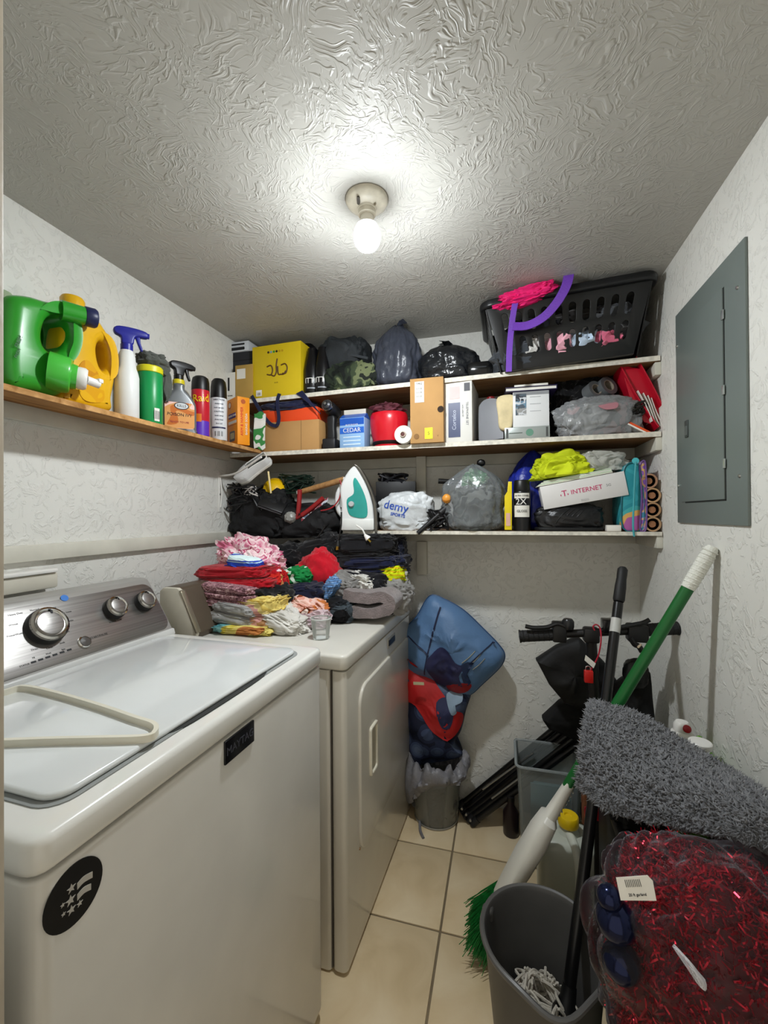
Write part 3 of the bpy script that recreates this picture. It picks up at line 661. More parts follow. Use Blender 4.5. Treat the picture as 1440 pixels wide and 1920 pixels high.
# spray trigger head, drawn in a side profile (local x = forward)
def trigger(root, c, z, s, az, mat, fwd=1, collar=None):
    m = T(c[0], c[1], z) @ RZ(az) @ RX(PI/2)
    o = [(-.030, .045), (-.034, .058), (-.020, .068), (.02, .070), (.050, .066), (.056, .056), (.052, .048), (.030, .046), (.020, .040), (.014, .018), (-.012, .018), (-.016, .038)]
    hd = MB().slab([(a*s, b*s) for a, b in sm2(o, 3)], .022*s, .005*s, (), m).build('spray_head', mat, root)
    MB().slab([(a*s, b*s) for a, b in sm2([(.022, .048), (.034, .048), (.036, .030), (.042, .010), (.036, .008), (.028, .026)], 3)], .012*s, .003*s, (), m).build('trigger', mat, hd)
    MB().lathe([(.008*s, 0), (.008*s, .006*s), (0, .006*s)], 12, m @ T(.053*s, .057*s, 0) @ RY(PI/2)).build('nozzle', mat, hd)
    MB().lathe([(.0165*s, 0), (.0165*s, .018*s), (.013*s, .021*s)], 20, T(c[0], c[1], z)).build('collar', collar or mat, root)
    return hd
c = (-1.125, 1.06); z = zleft(c[0])
r = thing('spray_bottle', 'plain white spray bottle with a dark blue trigger head', 'spray bottle', (c[0], c[1], z))
MB().lathe([(0, z), (.031, z), (.034, z+.005), (.034, z+.13), (.031, z+.145), (.026, z+.16), (.0235, z+.195), (.020, z+.205), (.016, z+.215), (0, z+.215)], 32, T(c[0], c[1], 0)).build('bottle_body', M('dfe0dd', .35, var=.03), r)
trigger(r, c, z+.212, 1.05, .95, M('20248a', .35))
# green canister with yellow rim, grey gloves flung over it
c = (-1.125, 1.15); z = zleft(c[0])
r = thing('cleaner_canister', 'green cylindrical canister with a yellow lid band, under grey gloves', 'canister', (c[0], c[1], z))
gm = M('0f8d49', .35, var=.08)
MB().lathe([(0, z), (.037, z), (.0385, z+.004), (.0385, z+.165), (.037, z+.168)], 30, T(c[0], c[1], 0)).build('canister_body', gm, r)
MB().lathe([(.0375, z+.1675), (.0395, z+.169), (.0395, z+.186), (.036, z+.19), (0, z+.19)], 30, T(c[0], c[1], 0)).build('lid', M('d8cf1c', .4), r)
az = dirto(c)
arc_patch(r, c, .0385, az+.55, .22, z+.008, z+.05, PAPER, 'barcode_label')
wrap_text('||||||', .03, INK, r, c, .0388, az+.55, z+.03, .5)
gl = MB().blob((-1.13, 1.165, z+.215), (.085, .095, .06), 3, .3, 2.2, .9, 4, None, .35, 4).blob((-1.12, 1.215, z+.15), (.03, .04, .11), 5, .3, 2, .9, 3, None, .3, 4).blob((-1.11, 1.19, z+.2), (.03, .05, .05), 6, .3, 2, .9, 3, None, .3, 4)
tag(gl.build('work_gloves', cloth('4f524c')), 'crumpled grey work gloves on top of the green canister', 'gloves')
# weed killer spray bottle: grey body, black trigger, yellow collar
c = (-1.125, 1.28); z = zleft(c[0]); az = dirto(c)+.1
r = thing('spray_bottle', 'grey weed killer spray bottle with black trigger and pink label', 'spray bottle', (c[0], c[1], z), az)
mm = lambda x=0, y=0, zz=0: WM[r] @ T(x, y, zz)
o = [(-.052, 0), (.052, 0), (.056, .01), (.056, .085), (.05, .11), (.032, .135), (.018, .15), (.016, .17), (-.016, .17), (-.018, .15), (-.032, .135), (-.05, .11), (-.056, .085), (-.056, .01)]
MB().slab(sm2(o, 3), .06, .014, (), WM[r] @ RIGHT, 3).build('bottle_body', M('6f7274', .35, .3, var=.08), r)
lb = decal(rrect(-.048, .008, .048, .10, .01), pattern('weed_label', ['e4a39a', 'efc3b8', 'd99a5a', 'c46b2b', 'b8b6b2'], 9, 'noise', .5, 0, .5, (1, 1, 1.6)), r, mm(.0305) @ RIGHT, 'label')
decal(disc(.024, 28, .55), INK, lb, mm(.0312, .006, .088) @ RIGHT, 'label_oval'); decal(disc(.021, 28, .5), M('c9ccce', .4), lb, mm(.0317, .006, .088) @ RIGHT, 'label_oval')
text('KILLS', .013, INK, lb, mm(.0323, .006, .088) @ RIGHT); text('POISON IVY', .015, INK, lb, mm(.0315, 0, .056) @ RIGHT); text('READY TO USE', .009, M('a83a3a', .5), lb, mm(.0315, 0, .03) @ RIGHT)
MB().lathe([(.019, .165), (.020, .168), (.020, .186), (.017, .188)], 22, WM[r]).build('collar_band', M('d8c51c', .4), r)
trigger(r, c, z+.185, 1.0, az+1.9, BLACK_P)
# insecticide can (red) and air freshener (white) with black caps
def can(name, label, c, rad, h, mat, capmat, cap_h, neck=True):
    z = zleft(c[0]); r = thing(name, label, 'spray can', (c[0], c[1], z))
    MB().lathe([(0, z), (rad-.002, z), (rad, z+.003), (rad, z+h-.012), (rad*.96, z+h-.006), (rad*.8, z+h), (0, z+h)], 30, T(c[0], c[1], 0)).build('can_body', mat, r)
    MB().lathe([(rad*.99, z+h-.011), (rad*1.0, z+h-.007), (rad*.97, z+h+cap_h*.5), (rad*.86, z+h+cap_h*.85), (rad*.6, z+h+cap_h), (0, z+h+cap_h)], 30, T(c[0], c[1], 0)).build('cap', capmat, r)
    MB().lathe([(rad, z+.0005), (rad+.0008, z+.002), (rad, z+.004)], 30, T(c[0], c[1], 0)).build('base_rim', M('b9b9b9', .25, 1), r)
    return r, z
c = (-1.125, 1.395); az = dirto(c)
r, z = can('insecticide_can', 'red insect spray can with yellow lettering and black cap', c, .033, .19, M('c01c2c', .3, var=.05), BLACK_P, .045)
arc_patch(r, c, .033, az+.1, 1.0, z+.004, z+.06, M('5a2fb0', .35), 'purple_band'); arc_patch(r, c, .0333, az-.3, .4, z+.055, z+.085, M('e07a1e', .35), 'orange_patch')
wrap_text('Raid', .042, M('f4d51c', .35), r, c, .033, az+.05, z+.145, .85, .12)
c = (-1.118, 1.495); az = dirto(c)
r, z = can('air_freshener_can', 'white aerosol can printed with small text, tall black cap', c, .032, .185, M('d9dbdd', .3, var=.03), BLACK_P, .07)
for k in range(7): wrap_text(['DIRECTIONS', 'shake well', 'hold upright', 'CAUTION', 'keep away', 'from heat', 'first aid'][k], .0085, M('4a5568', .5), r, c, .032, az+.05, z+.165-k*.016, .9)
arc_patch(r, c, .032, az, .9, z+.05, z+.056, M('23264a', .4), 'blue_band'); wrap_text('|| ||| ||', .022, INK, r, c, .032, az, z+.03, .6)
# orange baking soda box
c = Vector((-1.115, 1.625, 0)); z = zleft(c.x)+.002
r = thing('baking_soda_box', 'orange baking soda box with purple and white print', 'box', (c.x, c.y, z), -.55)
m = WM[r]; bw, bd, bh = .105, .055, .205
MB().box((0, 0, bh/2), (bw, bd, bh), .0015, m).build('carton', M('ef9410', .5, var=.05), r)
F = m @ T(0, -bd/2, 0) @ FRONT; SR = m @ T(bw/2, 0, 0) @ RIGHT
dc = lambda o, mt, x, y, e, n='print', MM=F: decal(o, mt, r, MM @ T(x, y, e), n)
dc(disc(.015), M('b8541a', .5), -.025, .178, .0006); dc(disc(.011), M('e8dcc8', .5), -.025, .178, .0012); dc(rect(.07, .022), M('4a2b7a', .5), .0, .128, .0006); text('BAKING SODA', .012, WHITE_P, r, F @ T(0, .128, .0012))
dc(rect(.08, .012), WHITE_P, .002, .100, .0006); dc(rrect(-.026, -.022, .026, .022, .006), M('58565a', .5), .0, .04, .0006); dc(rrect(-.018, -.012, .018, .014, .004), M('b9b38a', .5), .0, .04, .0012); dc(rect(.09, .003), M('c86f0c', .5), 0, .088, .0006)
text('ARM & HAMMER', .017, M('d8271f', .5), r, SR @ T(-.008, .10, .001) @ RZ(PI/2)); text('BAKING SODA', .014, WHITE_P, r, SR @ T(.012, .09, .001) @ RZ(PI/2)); dc(disc(.010), M('b8541a', .5), -.002, .185, .0006, 'print', SR)
# floppy white and green packet leaning behind the orange box
pk = MB().sheet(lambda u, v: (-1.085+.05*u, 1.70+.012*u-.004*math.sin(v*5), zleft(-1.08)+.003+.165*v+.006*math.sin(u*7+v*4)), 8, 14, .006)
tag(pk.build('refill_packet', pattern('packet_print', ['e8e8e2', 'dfe2dc', '3f8a4a', 'e6e4dc', '2b2f66'], 12, 'noise', .35, 20)), 'thin white and green packet behind the orange box', 'packet')
# ================================================================== things on the shelves of the far wall
def carton(name, label, cat, x0, x1, yt, zb, y, depth, mat, rz=0, pyref=None, bev=.0015, tilt=0, body='carton', group=None, ry=0):
    """box whose front face spans photo columns x0..x1 at depth y and rises from zb to row yt; returns root, front frame, width, height"""
    a = aty(x0, yt, y); b = aty(x1, yt, y); w = b.x-a.x; h = (a.z+b.z)/2-zb
    cx = (a.x+b.x)/2
    r = thing(name, label, cat, (cx, y+depth/2, zb+.0004), 0, group, rot=(tilt, ry, rz))
    MB().box((0, 0, h/2), (w, depth, h), bev).build(body, mat, r, local=True)
    return r, WM[r] @ T(0, -depth/2, 0) @ FRONT, w, h
kraft = M('b58a55', .8, var=.1, vs=6, bs=60, bst=.1); kraft2 = M('a88250', .8, var=.12, vs=6)
tape_m = M('c2a24a', .4)
# ---- top shelf, left to right
zt = lambda px: zup(aty(px, 720, YF).x)
r, F, w, h = carton('storage_box', 'dark grey cardboard box at the left end of the top shelf', 'box', 401, 474, 662, zt(430), 1.775, .15, M('26272c', .7, var=.15))
decal(rect(.075, .028), M('a58a3e', .5), r, F @ T(-.038, h-.022, .0006), 'tape_label'); decal(rect(w*.98, .003), M('101114', .7), r, F @ T(0, h-.04, .0006), 'lid_edge')
r2, F2, w2, h2 = carton('parts_box', 'small kraft box with white barcode label in front of the dark box', 'box', 441, 473, 684, zt(430), 1.733, .04, M('b3914a', .75, var=.1))
decal(rect(w2*.5, h2*.28), PAPER, r2, F2 @ T(-w2*.15, h2*.75, .0006)); 
r3, F3, w3, h3 = carton('label_box', 'flat white printed box tucked against the kraft box', 'box', 414, 441, 699, zt(420), 1.735, .03, M('dedcd4', .6, var=.04))
decal(rect(w3*.45, h3*.45), INK, r3, F3 @ T(-w3*.12, h3*.6, .0006)); text('USB HUB', .008, INK, r3, F3 @ T(w3*.1, h3*.2, .0006))
zc = aty(430, 667, 1.76).z
rb = aty(440, 662, 1.775).z
r, F, w, h = carton('device_box', 'white and black gadget box lying on the dark grey box', 'box', 411, 466, 642, rb+.0005, 1.765, .11, M('c9cdd2', .4, var=.05))
decal(rrect(-w*.4, -.007, w*.4, .007, .004), INK, r, F @ T(-.005, h*.28, .0006), 'print'); decal(rrect(-w*.4, -.004, w*.4, .004, .003), INK, r, F @ T(-.005, h*.72, .0006), 'print')
r, F, w, h = carton('yellow_box', 'bright yellow cardboard box with a brown logo on the top shelf', 'box', 473, 566, 645, zt(520), 1.735, .17, M('d6b912', .55, var=.04), -.04)
br = M('5b3c12', .6, var=0); lg = .0012
def stroke(pts, wd, mat, par, Fm, nm='logo'):
    return MB().ribbon([Fm @ Vector((a, b, .0008)) for a, b in [(p.x, p.y) for p in smooth_path([(x, y, 0) for x, y in pts], 6)]], wd, .0008, (Fm.to_3x3() @ Vector((1, 0, 0)) + .7*(Fm.to_3x3() @ Vector((0, 1, 0)))).normalized()).build(nm, mat, par)
def tstroke(pts, rad, mat, par, Fm, nm='logo'): return MB().tube([Fm @ Vector((p.x, p.y, 0)) for p in smooth_path([(x, y, 0) for x, y in pts], 6)], rad, 6).build(nm, mat, par)
def dub(par, Fm, s):
    tstroke([(-.030*s, .012*s), (-.018*s, .014*s), (-.013*s, .002*s), (-.018*s, -.010*s), (-.030*s, -.008*s)], .0019*s, br, par, Fm)
    tstroke([(-.018*s, -.010*s), (-.008*s, -.014*s), (-.002*s, -.004*s), (-.002*s, .012*s), (.001*s, .030*s)], .0019*s, br, par, Fm)
    tstroke([(.002*s, .010*s), (.004*s, -.010*s), (.012*s, -.012*s), (.020*s, -.012*s), (.026*s, -.004*s)], .0019*s, br, par, Fm)
    tstroke([(.012*s, .012*s), (.024*s, .014*s), (.030*s, .004*s), (.026*s, -.010*s), (.016*s, -.010*s)], .0019*s, br, par, Fm)
dub(r, F @ T(.005, h*.50, .0004), 1.75); dub(r, WM[r] @ T(w/2, 0, h*.45) @ RIGHT, 1.5)
text('d u b', .009, br, r, F @ T(0, h*.27, .0006))
for k, cc in enumerate(('3a2a1a', '7aa0b0', '2c8a2c', '181410', 'c49a10', 'c49a10')): decal(disc(.0055, 14), M(cc, .5), r, F @ T(-.04+k*.0145, h*.86, .0005), 'colour_dot')
lb = decal(rect(.03, .028), PAPER, r, F @ T(-w*.36, h*.10, .0006)); text('|||||', .014, INK, lb, F @ T(-w*.36, h*.09, .0012))
# black hard case standing behind the yellow box
a = aty(480, 625, 1.9); b = aty(582, 625, 1.9)
r = thing('hard_case', 'glossy black hard case behind the yellow box', 'case', ((a.x+b.x)/2, 1.94, zt(520)))
MB().box(((a.x+b.x)/2, 1.945, (zt(520)+a.z+.012)/2), (b.x-a.x, .085, a.z+.012-zt(520)-.002), .018).build('case_body', M('0a0a0c', .22, var=.1), r)
MB().box(((a.x+b.x)/2, 1.9005, a.z-.035), (b.x-a.x-.03, .004, .004), .001).build('seam', M('3c3c40', .3), r)
a = aty(591, 690, 1.74)
for k, px in enumerate((586, 606)):
    c = aty(px, 700, 1.775); z = zt(590)
    r = thing('black_bottle', ['black bottle with white lettering right of the yellow box', 'black bottle with white lettering half behind the camouflage bag'][k], 'bottle', (c.x, c.y, z), 0, 'black lettered bottles')
    MB().lathe([(0, .0005), (.040, .0005), (.042, .004), (.041, .11), (.034, .15), (.024, .19), (.022, .21), (0, .212)], 28).build('bottle_body', M('0b0b0e', .25), r, local=True)
    cu = wrap_text('ITTLE', .034, WHITE_P, r, (c.x, c.y), .042, dirto((c.x, c.y)), z+.055, .85)
    arc_patch(r, (c.x, c.y), .0415, dirto((c.x, c.y)), .6, z+.02, z+.026, M('8a8f96', .4), 'grey_line')
def lump(name, label, cat, x0, x1, yt, yb, y, depth, mat, seed, zb=None, amp=.12, ex=.8, fold=.3, ff=4, fine=.05, sub=5, floor=-.8, freq=2, group=None, rot=None, root=None, part=None):
    a = aty(x0, (yt+yb)/2, y); b = aty(x1, (yt+yb)/2, y); t_ = aty((x0+x1)/2, yt, y); q = aty((x0+x1)/2, yb, y)
    z0 = q.z if zb is None else zb; h = t_.z-z0
    hh = h/(1+abs(floor))*2 if floor is not None else h
    m = T((a.x+b.x)/2, y+depth*.1, z0+ (-floor*hh/2 if floor is not None else h/2)) @ (rot or Matrix())
    mb = MB().blob((0, 0, 0), (b.x-a.x, depth, hh), seed, amp, freq, ex, sub, floor, fold, ff, m, fine)
    if root is not None: return mb.build(part, mat, root)
    o = mb.build(name, mat); tag(o, label, cat, group); return o
# dark backpack leaning on a camouflage bag
r = thing('backpack', 'dark grey backpack slumped on the top shelf under the ceiling', 'backpack', (-.6, 1.88, zup(-.6)))
bpm = M('23272a', .75, var=.3, vs=20, bs=140, bst=.5)
def bp(v): return v
mb = MB().blob((0, 0, 0), (.25, .21, .275), 11, .12, 1.6, .66, 5, -.95, .16, 3, T(aty(641, 665, 1.83).x, 1.86, zup(-.6)+.131) @ RY(.12), .03); mb.build('bag_body', bpm, r)
p = [aty(x, y, 1.765) for x, y in ((592, 676), (620, 668), (650, 665), (690, 672))]
MB().tube(smooth_path(p, 5), .006, 6).build('zip_piping', M('3c4044', .4), r)
lump('camouflage_bag', 'green camouflage pouch below the dark backpack on the top shelf', 'bag', 610, 706, 680, 722, 1.76, .09, pattern('camouflage_cloth', ['151916', '232b20', '39432f', '69704f', '1a1f19'], 11, 'noise', .75, 60, 1.0), 21, zt(650), .1, .7, .3, 3)
# plastic bags: pleated towards a knot
def tied_bag(name, label, x0, x1, yt, y, zb, depth, mat, seed, pleats=13, knot=True, hgt=None, amp=.1, lean=0):
    a = aty(x0, yt+50, y); b = aty(x1, yt+50, y); t_ = aty((x0+x1)/2, yt, y); h = hgt or (t_.z-zb); cx = (a.x+b.x)/2; w = b.x-a.x
    r = thing(name, label, 'plastic bag', (cx, y, zb+.0005)); rs = random.Random(seed); nu, nv = 96, 36; vs, fs = [], []
    for j in range(nv+1):
        t = j/nv
        if t < .12: rad = .62+.38*math.sin(t/.12*PI/2)
        elif t < .6: rad = 1.0
        else: rad = math.cos((t-.6)/.4*PI/2)**.8*.94+.06
        z_ = h*(0 if t == 0 else (t**1.05))
        for i in range(nu):
            th = 2*PI*i/nu; pv = Vector((math.cos(th)*1.3+seed, math.sin(th)*1.3, t*2.2))
            lumpy = 1+amp*noise.noise(pv*1.4)*1.6
            ple = (abs(noise.noise(Vector((math.cos(th)*pleats*.33, math.sin(th)*pleats*.33, t*1.3+seed))))-.22)*(.10+.35*t)
            cr = (abs(noise.noise(pv*4.2+Vector((seed*3, 0, 0))))-.2)*.10
            q = rad*(lumpy+ple*.6+cr)
            vs.append((q*math.cos(th)*w/2+lean*t, q*math.sin(th)*depth/2, max(0, z_+ (0 if t < .1 else .03*h*noise.noise(pv*2.0+Vector((5, seed, 1)))))))
    for j in range(nv):
        for i in range(nu):
            k = (i+1) % nu; fs.append((j*nu+i, j*nu+k, j*nu+nu+k, j*nu+nu+i))
    fs += [tuple(reversed(range(nu))), tuple(nv*nu+i for i in range(nu))]
    MB().add(vs, fs).build('bag_body', mat, r, local=True, angle=0)
    if knot:
        kb = MB()
        for q in range(6):
            a_ = rs.uniform(0, 6.28); L = rs.uniform(.025, .05)
            kb.ribbon([(lean, 0, h*.99), (lean+.5*L*math.cos(a_), .5*L*math.sin(a_), h+.010), (lean+L*math.cos(a_), L*math.sin(a_), h+rs.uniform(-.004, .012))], [.008, .022, .03], .002, (math.sin(a_), -math.cos(a_), .3))
        kb.build('knot', mat, r, local=True)
    return r
bagmat = M('3b3f4a', .32, var=.25, vs=8, bs=22, bst=.6, bd=.012); blackbag = M('15161a', .22, var=.3, bs=25, bst=.7, bd=.012)
tied_bag('stuffed_bag', 'slate grey stuffed garbage bag standing beside the dark backpack', 702, 789, 612, 1.81, zup(-.35), .17, bagmat, 4)
tied_bag('stuffed_bag', 'black shiny garbage bag slumped between the grey bag and the basket', 788, 905, 630, 1.815, zup(-.2), .17, M('1d1f22', .2, var=.4, vs=6, bs=20, bst=.8, bd=.014), 9, 9, True, .165, .14, -.02)
r = thing('black_case', 'small glossy black zip case against the laundry basket', 'case', (aty(900, 690, 1.77).x, 1.78, zup(-.08)))
MB().box((0, 0, .032), (.105, .08, .062), .02, WM[r]).build('case_body', M('0c0d0e', .15), r); MB().tube(stadium(0, 0, .107, .082) and [(x, y, .034) for x, y in stadium(0, 0, .106, .081)], .0025, 6, True).build('zip', M('3a3d40', .3), r, local=True)
# ---- laundry basket on the right end of the top shelf
blk = M('121314', .38, var=.15)
rimL, rimR = aty(903, 577, 1.66), aty(1243, 502, 1.66)
bx0, bx1 = -.062, .522; by0, by1 = 1.655, 1.985; zb_ = 1.893; ztop = 2.142
r = thing('laundry_basket', 'black plastic laundry basket with slotted sides, full of clothes', 'laundry basket', ((bx0+bx1)/2, (by0+by1)/2, zb_-.004), rot=(0, -.045, 0))
BW, BDp, BH = .565, .33, ztop-zb_; tp = .062    # taper inward at the bottom
def slots(wid, n, hh): 
    o = []; p = wid/n
    for i in range(n):
        for (z0, z1) in ((.052, .115), (.135, .205)): o.append(stadium(-wid/2+p*(i+.5), (z0+z1)/2, p*.52, z1-z0, 4))
    return o
def side(wid, n, place, nm):
    mb = MB().slab(rect(wid, BH), .005, .001, slots(wid-.07, n, BH), T(0, BH/2, 0) if False else Matrix())
    return mb
def fr(v, wid, off, sgn, axis):
    x, y, n = v.x, v.y, v.z; k = y/BH; s = (wid/2-tp*(1-k))/(wid/2)
    d = off-tp*.75*(1-k)+n
    return (x*s, -d if sgn < 0 else d, y) if axis == 'y' else ((-d if sgn < 0 else d), x*s, y)
for (wid, n, off, sgn, axis) in ((BW, 10, BDp/2, -1, 'y'), (BW, 10, BDp/2, 1, 'y'), (BDp, 5, BW/2, -1, 'x'), (BDp, 5, BW/2, 1, 'x')):
    hs = slots(wid-.07, n, BH)
    mb = MB().slab([(-wid/2, 0), (wid/2, 0), (wid/2, BH), (-wid/2, BH)], .005, .001, hs)
    # finer outline is not needed: taper is linear
    mb.warp(lambda v: fr(v, wid, off, sgn, axis)); mb.build('side_wall', blk, r, local=True)
MB().span((-BW/2+tp, -BDp/2+tp*.75, 0), (BW/2-tp, BDp/2-tp*.75, .006)).build('bottom', blk, r, local=True)
ro = rrect(-BW/2-.02, -BDp/2-.02, BW/2+.02, BDp/2+.02, .05, 5)
MB().slab(ro, .03, .008, [rrect(-BW/2+.006, -BDp/2+.006, BW/2-.006, BDp/2-.006, .03, 5)], T(0, 0, BH-.005)).build('rim', M('17181a', .32), r, local=True)
rb_ = WM[r]
cl = [('3c4046', -.17, -.04, .07, .2, .2, .13, 31), ('c9c7c4', -.13, -.05, .075, .12, .16, .10, 32), ('e7a9b8', -.02, -.055, .07, .14, .16, .10, 33), ('c0d2e6', .06, -.05, .075, .13, .17, .10, 34), ('d46a86', .14, -.05, .065, .12, .17, .09, 35),
      ('e3dfda', .0, 0, .13, .28, .2, .09, 36), ('55585c', .17, -.02, .14, .2, .22, .13, 37), ('1b1b20', -.1, .02, .17, .25, .2, .10, 38), ('34302e', .05, .02, .19, .3, .24, .06, 39)]
nm = {'3c4046': 'charcoal', 'c9c7c4': 'pale grey', 'e7a9b8': 'light pink', 'c0d2e6': 'pale blue', 'd46a86': 'rose pink', 'e3dfda': 'off-white', '55585c': 'mid grey', '1b1b20': 'black', '34302e': 'dark brown'}
for (hx, x, y, z, w, d, h, sd) in cl:
    o = MB().blob((x, y, z), (w, d, h), sd, .2, 2, .8, 4, None, .4, 4, rb_, .08).build('garment', cloth(hx)); tag(o, f'{nm[hx]} garment seen through the slots of the laundry basket', 'clothing', 'clothes in the laundry basket')
a = [aty(x, y, 1.69) for x, y in ((930, 548), (960, 520), (1000, 505), (1035, 500))]
pk = M('e2146c', .75, var=.15, bs=60, bst=.4)
o = MB().blob((0, 0, 0), (.22, .10, .06), 44, .2, 2, .75, 5, None, .35, 4, T(aty(988, 528, 1.645).x, 1.66, 2.132) @ RY(-.16), .06).build('pink_cloth', pk); tag(o, 'hot pink cloth on the rim of the laundry basket', 'cloth')
pur = M('6a3aa8', .6, var=.1, bs=200, bst=.3)
r2 = thing('purple_strap', 'purple webbing strap looped over the front of the laundry basket', 'strap', (aty(960, 690, 1.64).x, 1.645, 1.87))
yy = 1.632
loop = [(975, 545, 1.66), (968, 560, yy), (962, 590, yy), (958, 622, yy+.004), (955, 660, yy+.004), (954, 697, yy+.01)]
MB().ribbon([aty(x, y, d) for x, y, d in smooth_path(loop, 5)] if False else [aty(p.x, p.y, p.z) for p in smooth_path(loop, 5)], .021, .003, (1, 0, 0)).build('strap_tail', pur, r2)
loop = [(962, 612, yy-.002), (990, 610, yy-.006), (1020, 594, yy-.012), (1045, 566, yy-.018), (1062, 535, yy-.018), (1066, 508, yy-.005), (1056, 494, yy+.02), (1042, 497, yy+.05), (1030, 512, yy+.07)]
MB().ribbon([aty(p.x, p.y, p.z) for p in smooth_path(loop, 6)], .034, .003, (.35, -.2, -.6)).build('strap_loop', pur, r2)
# ---- middle shelf
ZM = ZMID
r, F, w, h = carton('open_carton', 'open brown cardboard box with orange lining and navy straps', 'box', 482, 598, 790, ZM, 1.735, .20, kraft, 0)
p = [(-w/2, 0), (-w/2, h), (w/2, h), (w/2, 0)]
MB().box((w*.22, -.1005, h*.5), (.0015, .001, h)).build('corner_line', M('7d5f38', .8), r, local=True)
orange = M('e2491b', .45, var=.08)
ob = MB().box((0, -.005, 0), (w*.94, .17, .075), .01); ob.v = [WM[r] @ Vector((v.x, v.y, v.z+h+.025)) for v in ob.v]
tag(ob.build('orange_case', orange), 'orange plastic case sitting inside the open cardboard box', 'case')
nav = cloth('1c2140')
r4 = thing('navy_tote', 'navy cloth tote with long straps flopped over the cardboard box', 'tote bag', (aty(540, 740, 1.74).x, 1.80, ZM+.17))
MB().blob((0, 0, 0), (.27, .14, .05), 52, .2, 2, .7, 4, None, .3, 4, T(aty(545, 742, 1.8).x, 1.80, ZM+.208), .05).build('tote_body', nav, r4)
MB().ribbon(smooth_path([aty(x, y, 1.725) for x, y in ((472, 742), (488, 770), (505, 793), (518, 798), (523, 785), (520, 755), (524, 738))], 6), .016, .003, (1, 0, .4)).build('strap', nav, r4)
MB().sheet(lambda u, v: aty(555+34*u+12*v, 738+26*u-6*v+18*v*u, 1.722+.004*math.sin(u*6)), 8, 5, .004).build('flap', nav, r4)
# cordless drill standing on its battery
c = aty(621, 838, 1.765)
r = thing('cordless_drill', 'black cordless drill standing upright on its battery', 'drill', (c.x, 1.775, ZM+.0005))
dk = M('1b1b1d', .45, var=.2)
MB().box((0, 0, .024), (.062, .085, .046), .008).build('battery', dk, r, local=True)
MB().slab(sm2([(-.018, .04), (.018, .04), (.019, .10), (.018, .15), (-.018, .15), (-.019, .10)], 3), .034, .01, (), FRONT).build('grip', dk, r, local=True)
ch = along((0, .05, .172), (0, -.07, .190))
MB().lathe([(0, 0), (.024, .0), (.029, .01), (.029, .08), (.024, .088), (0, .088)], 24, ch).build('motor_housing', dk, r, local=True)
MB().lathe([(.023, .087), (.024, .10), (.019, .118), (.010, .124), (.008, .122), (0, .10)], 20, ch).build('chuck', M('55565a', .3, .8), r, local=True)
MB().lathe([(.0245, .098), (.0255, .100), (.0255, .106), (.0245, .108)], 20, ch).build('chuck_ring', M('9a9ca0', .25, 1), r, local=True)
MB().lathe([(.0075, .119), (.006, .1275), (0, .1275)], 12, ch).build('chuck_jaw', M('cfd0d2', .2, 1), r, local=True)
# blue and white carton
r, F, w, h = carton('drink_carton', 'blue and white gable carton beside the cordless drill', 'carton', 637, 684, 783, ZM, 1.745, .075, M('8fb6e0', .4, var=.05), -.05)
decal(rect(w*.98, h*.22), M('1f57b8', .4), r, F @ T(0, h*.87, .0005), 'band'); decal(rect(w*.98, h*.2), M('2a66c8', .4), r, F @ T(0, h*.58, .0005), 'band')
text('CEDAR', .026, WHITE_P, r, F @ T(0, h*.58, .0011)); text('BLUE SILICATE', .009, WHITE_P, r, F @ T(0, h*.76, .0011))
for k in range(3): decal(rect(w*.7, .004), M('d6e6f4', .4), r, F @ T(0, h*(.12+.12*k), .0006), 'line')
zt_ = WM[r].translation.z+h
MB().add([(-w/2, -.0375, h), (w/2, -.0375, h), (w/2, .0375, h), (-w/2, .0375, h), (-w/2, -.004, h+.022), (w/2, -.004, h+.022), (w/2, .004, h+.022), (-w/2, .004, h+.022)], [(0, 1, 5, 4), (2, 3, 7, 6), (1, 2, 6, 5), (3, 0, 4, 7), (4, 5, 6, 7)]).build('gable', M('2a62c0', .4), r, local=True)
MB().box((0, 0, h+.032), (w*.9, .004, .022)).build('gable_fin', M('d9d4c8', .5), r, local=True)
# red bucket (plain) with dark trimmings in it
c = aty(728, 830, 1.80); cx = c.x
r = thing('red_bucket', 'round glossy red plastic tub with a black band near its base', 'tub', (cx, 1.815, ZM+.0005))
MB().lathe([(0, 0), (.063, 0), (.066, .004), (.066, .012), (.071, .03), (.079, .06), (.083, .09), (.085, .120), (.083, .142), (.078, .152), (.0, .152)], 40, SCL(1, .85, 1)).build('tub_body', M('cf1426', .25, var=.05, coat=.3), r, local=True)
MB().lathe([(.0665, .0125), (.0702, .016), (.0728, .026), (.0715, .028), (.0660, .0125)], 40, SCL(1, .85, 1)).build('band', M('180a0c', .35), r, local=True)
o = MB().blob((cx, 1.815, ZM+.172), (.13, .10, .05), 61, .35, 2.5, .8, 4, None, .5, 5, None, .1).build('tulle_scraps', M('5a2a34', .8, var=.5, vs=30, bs=60, bst=.6)); tag(o, 'dark red crumpled tulle on top of the red tub', 'fabric')
c = aty(760, 816, 1.745)
r = thing('paper_roll', 'small white paper roll leaning end-on beside the red tub', 'roll', (c.x, 1.745, ZM+.0005))
mr = T(0, 0, .0375) @ RX(PI/2) 
MB().lathe([(.013, 0), (.036, 0), (.0375, .002), (.0375, .05), (.036, .052), (.013, .052), (.013, 0)], 30, mr @ T(0, 0, -.01)).build('roll_body', M('e2dfd6', .6, var=.04), r, local=True)
MB().lathe([(.0125, .044), (.011, .05), (.009, .05), (.009, .044), (.0125, .044)], 18, mr).build('core', M('c9b7a8', .6), r, local=True); MB().lathe([(.008, .03), (.008, .046), (0, .047)], 14, mr).build('core_plug', M('5a2c28', .6), r, local=True)
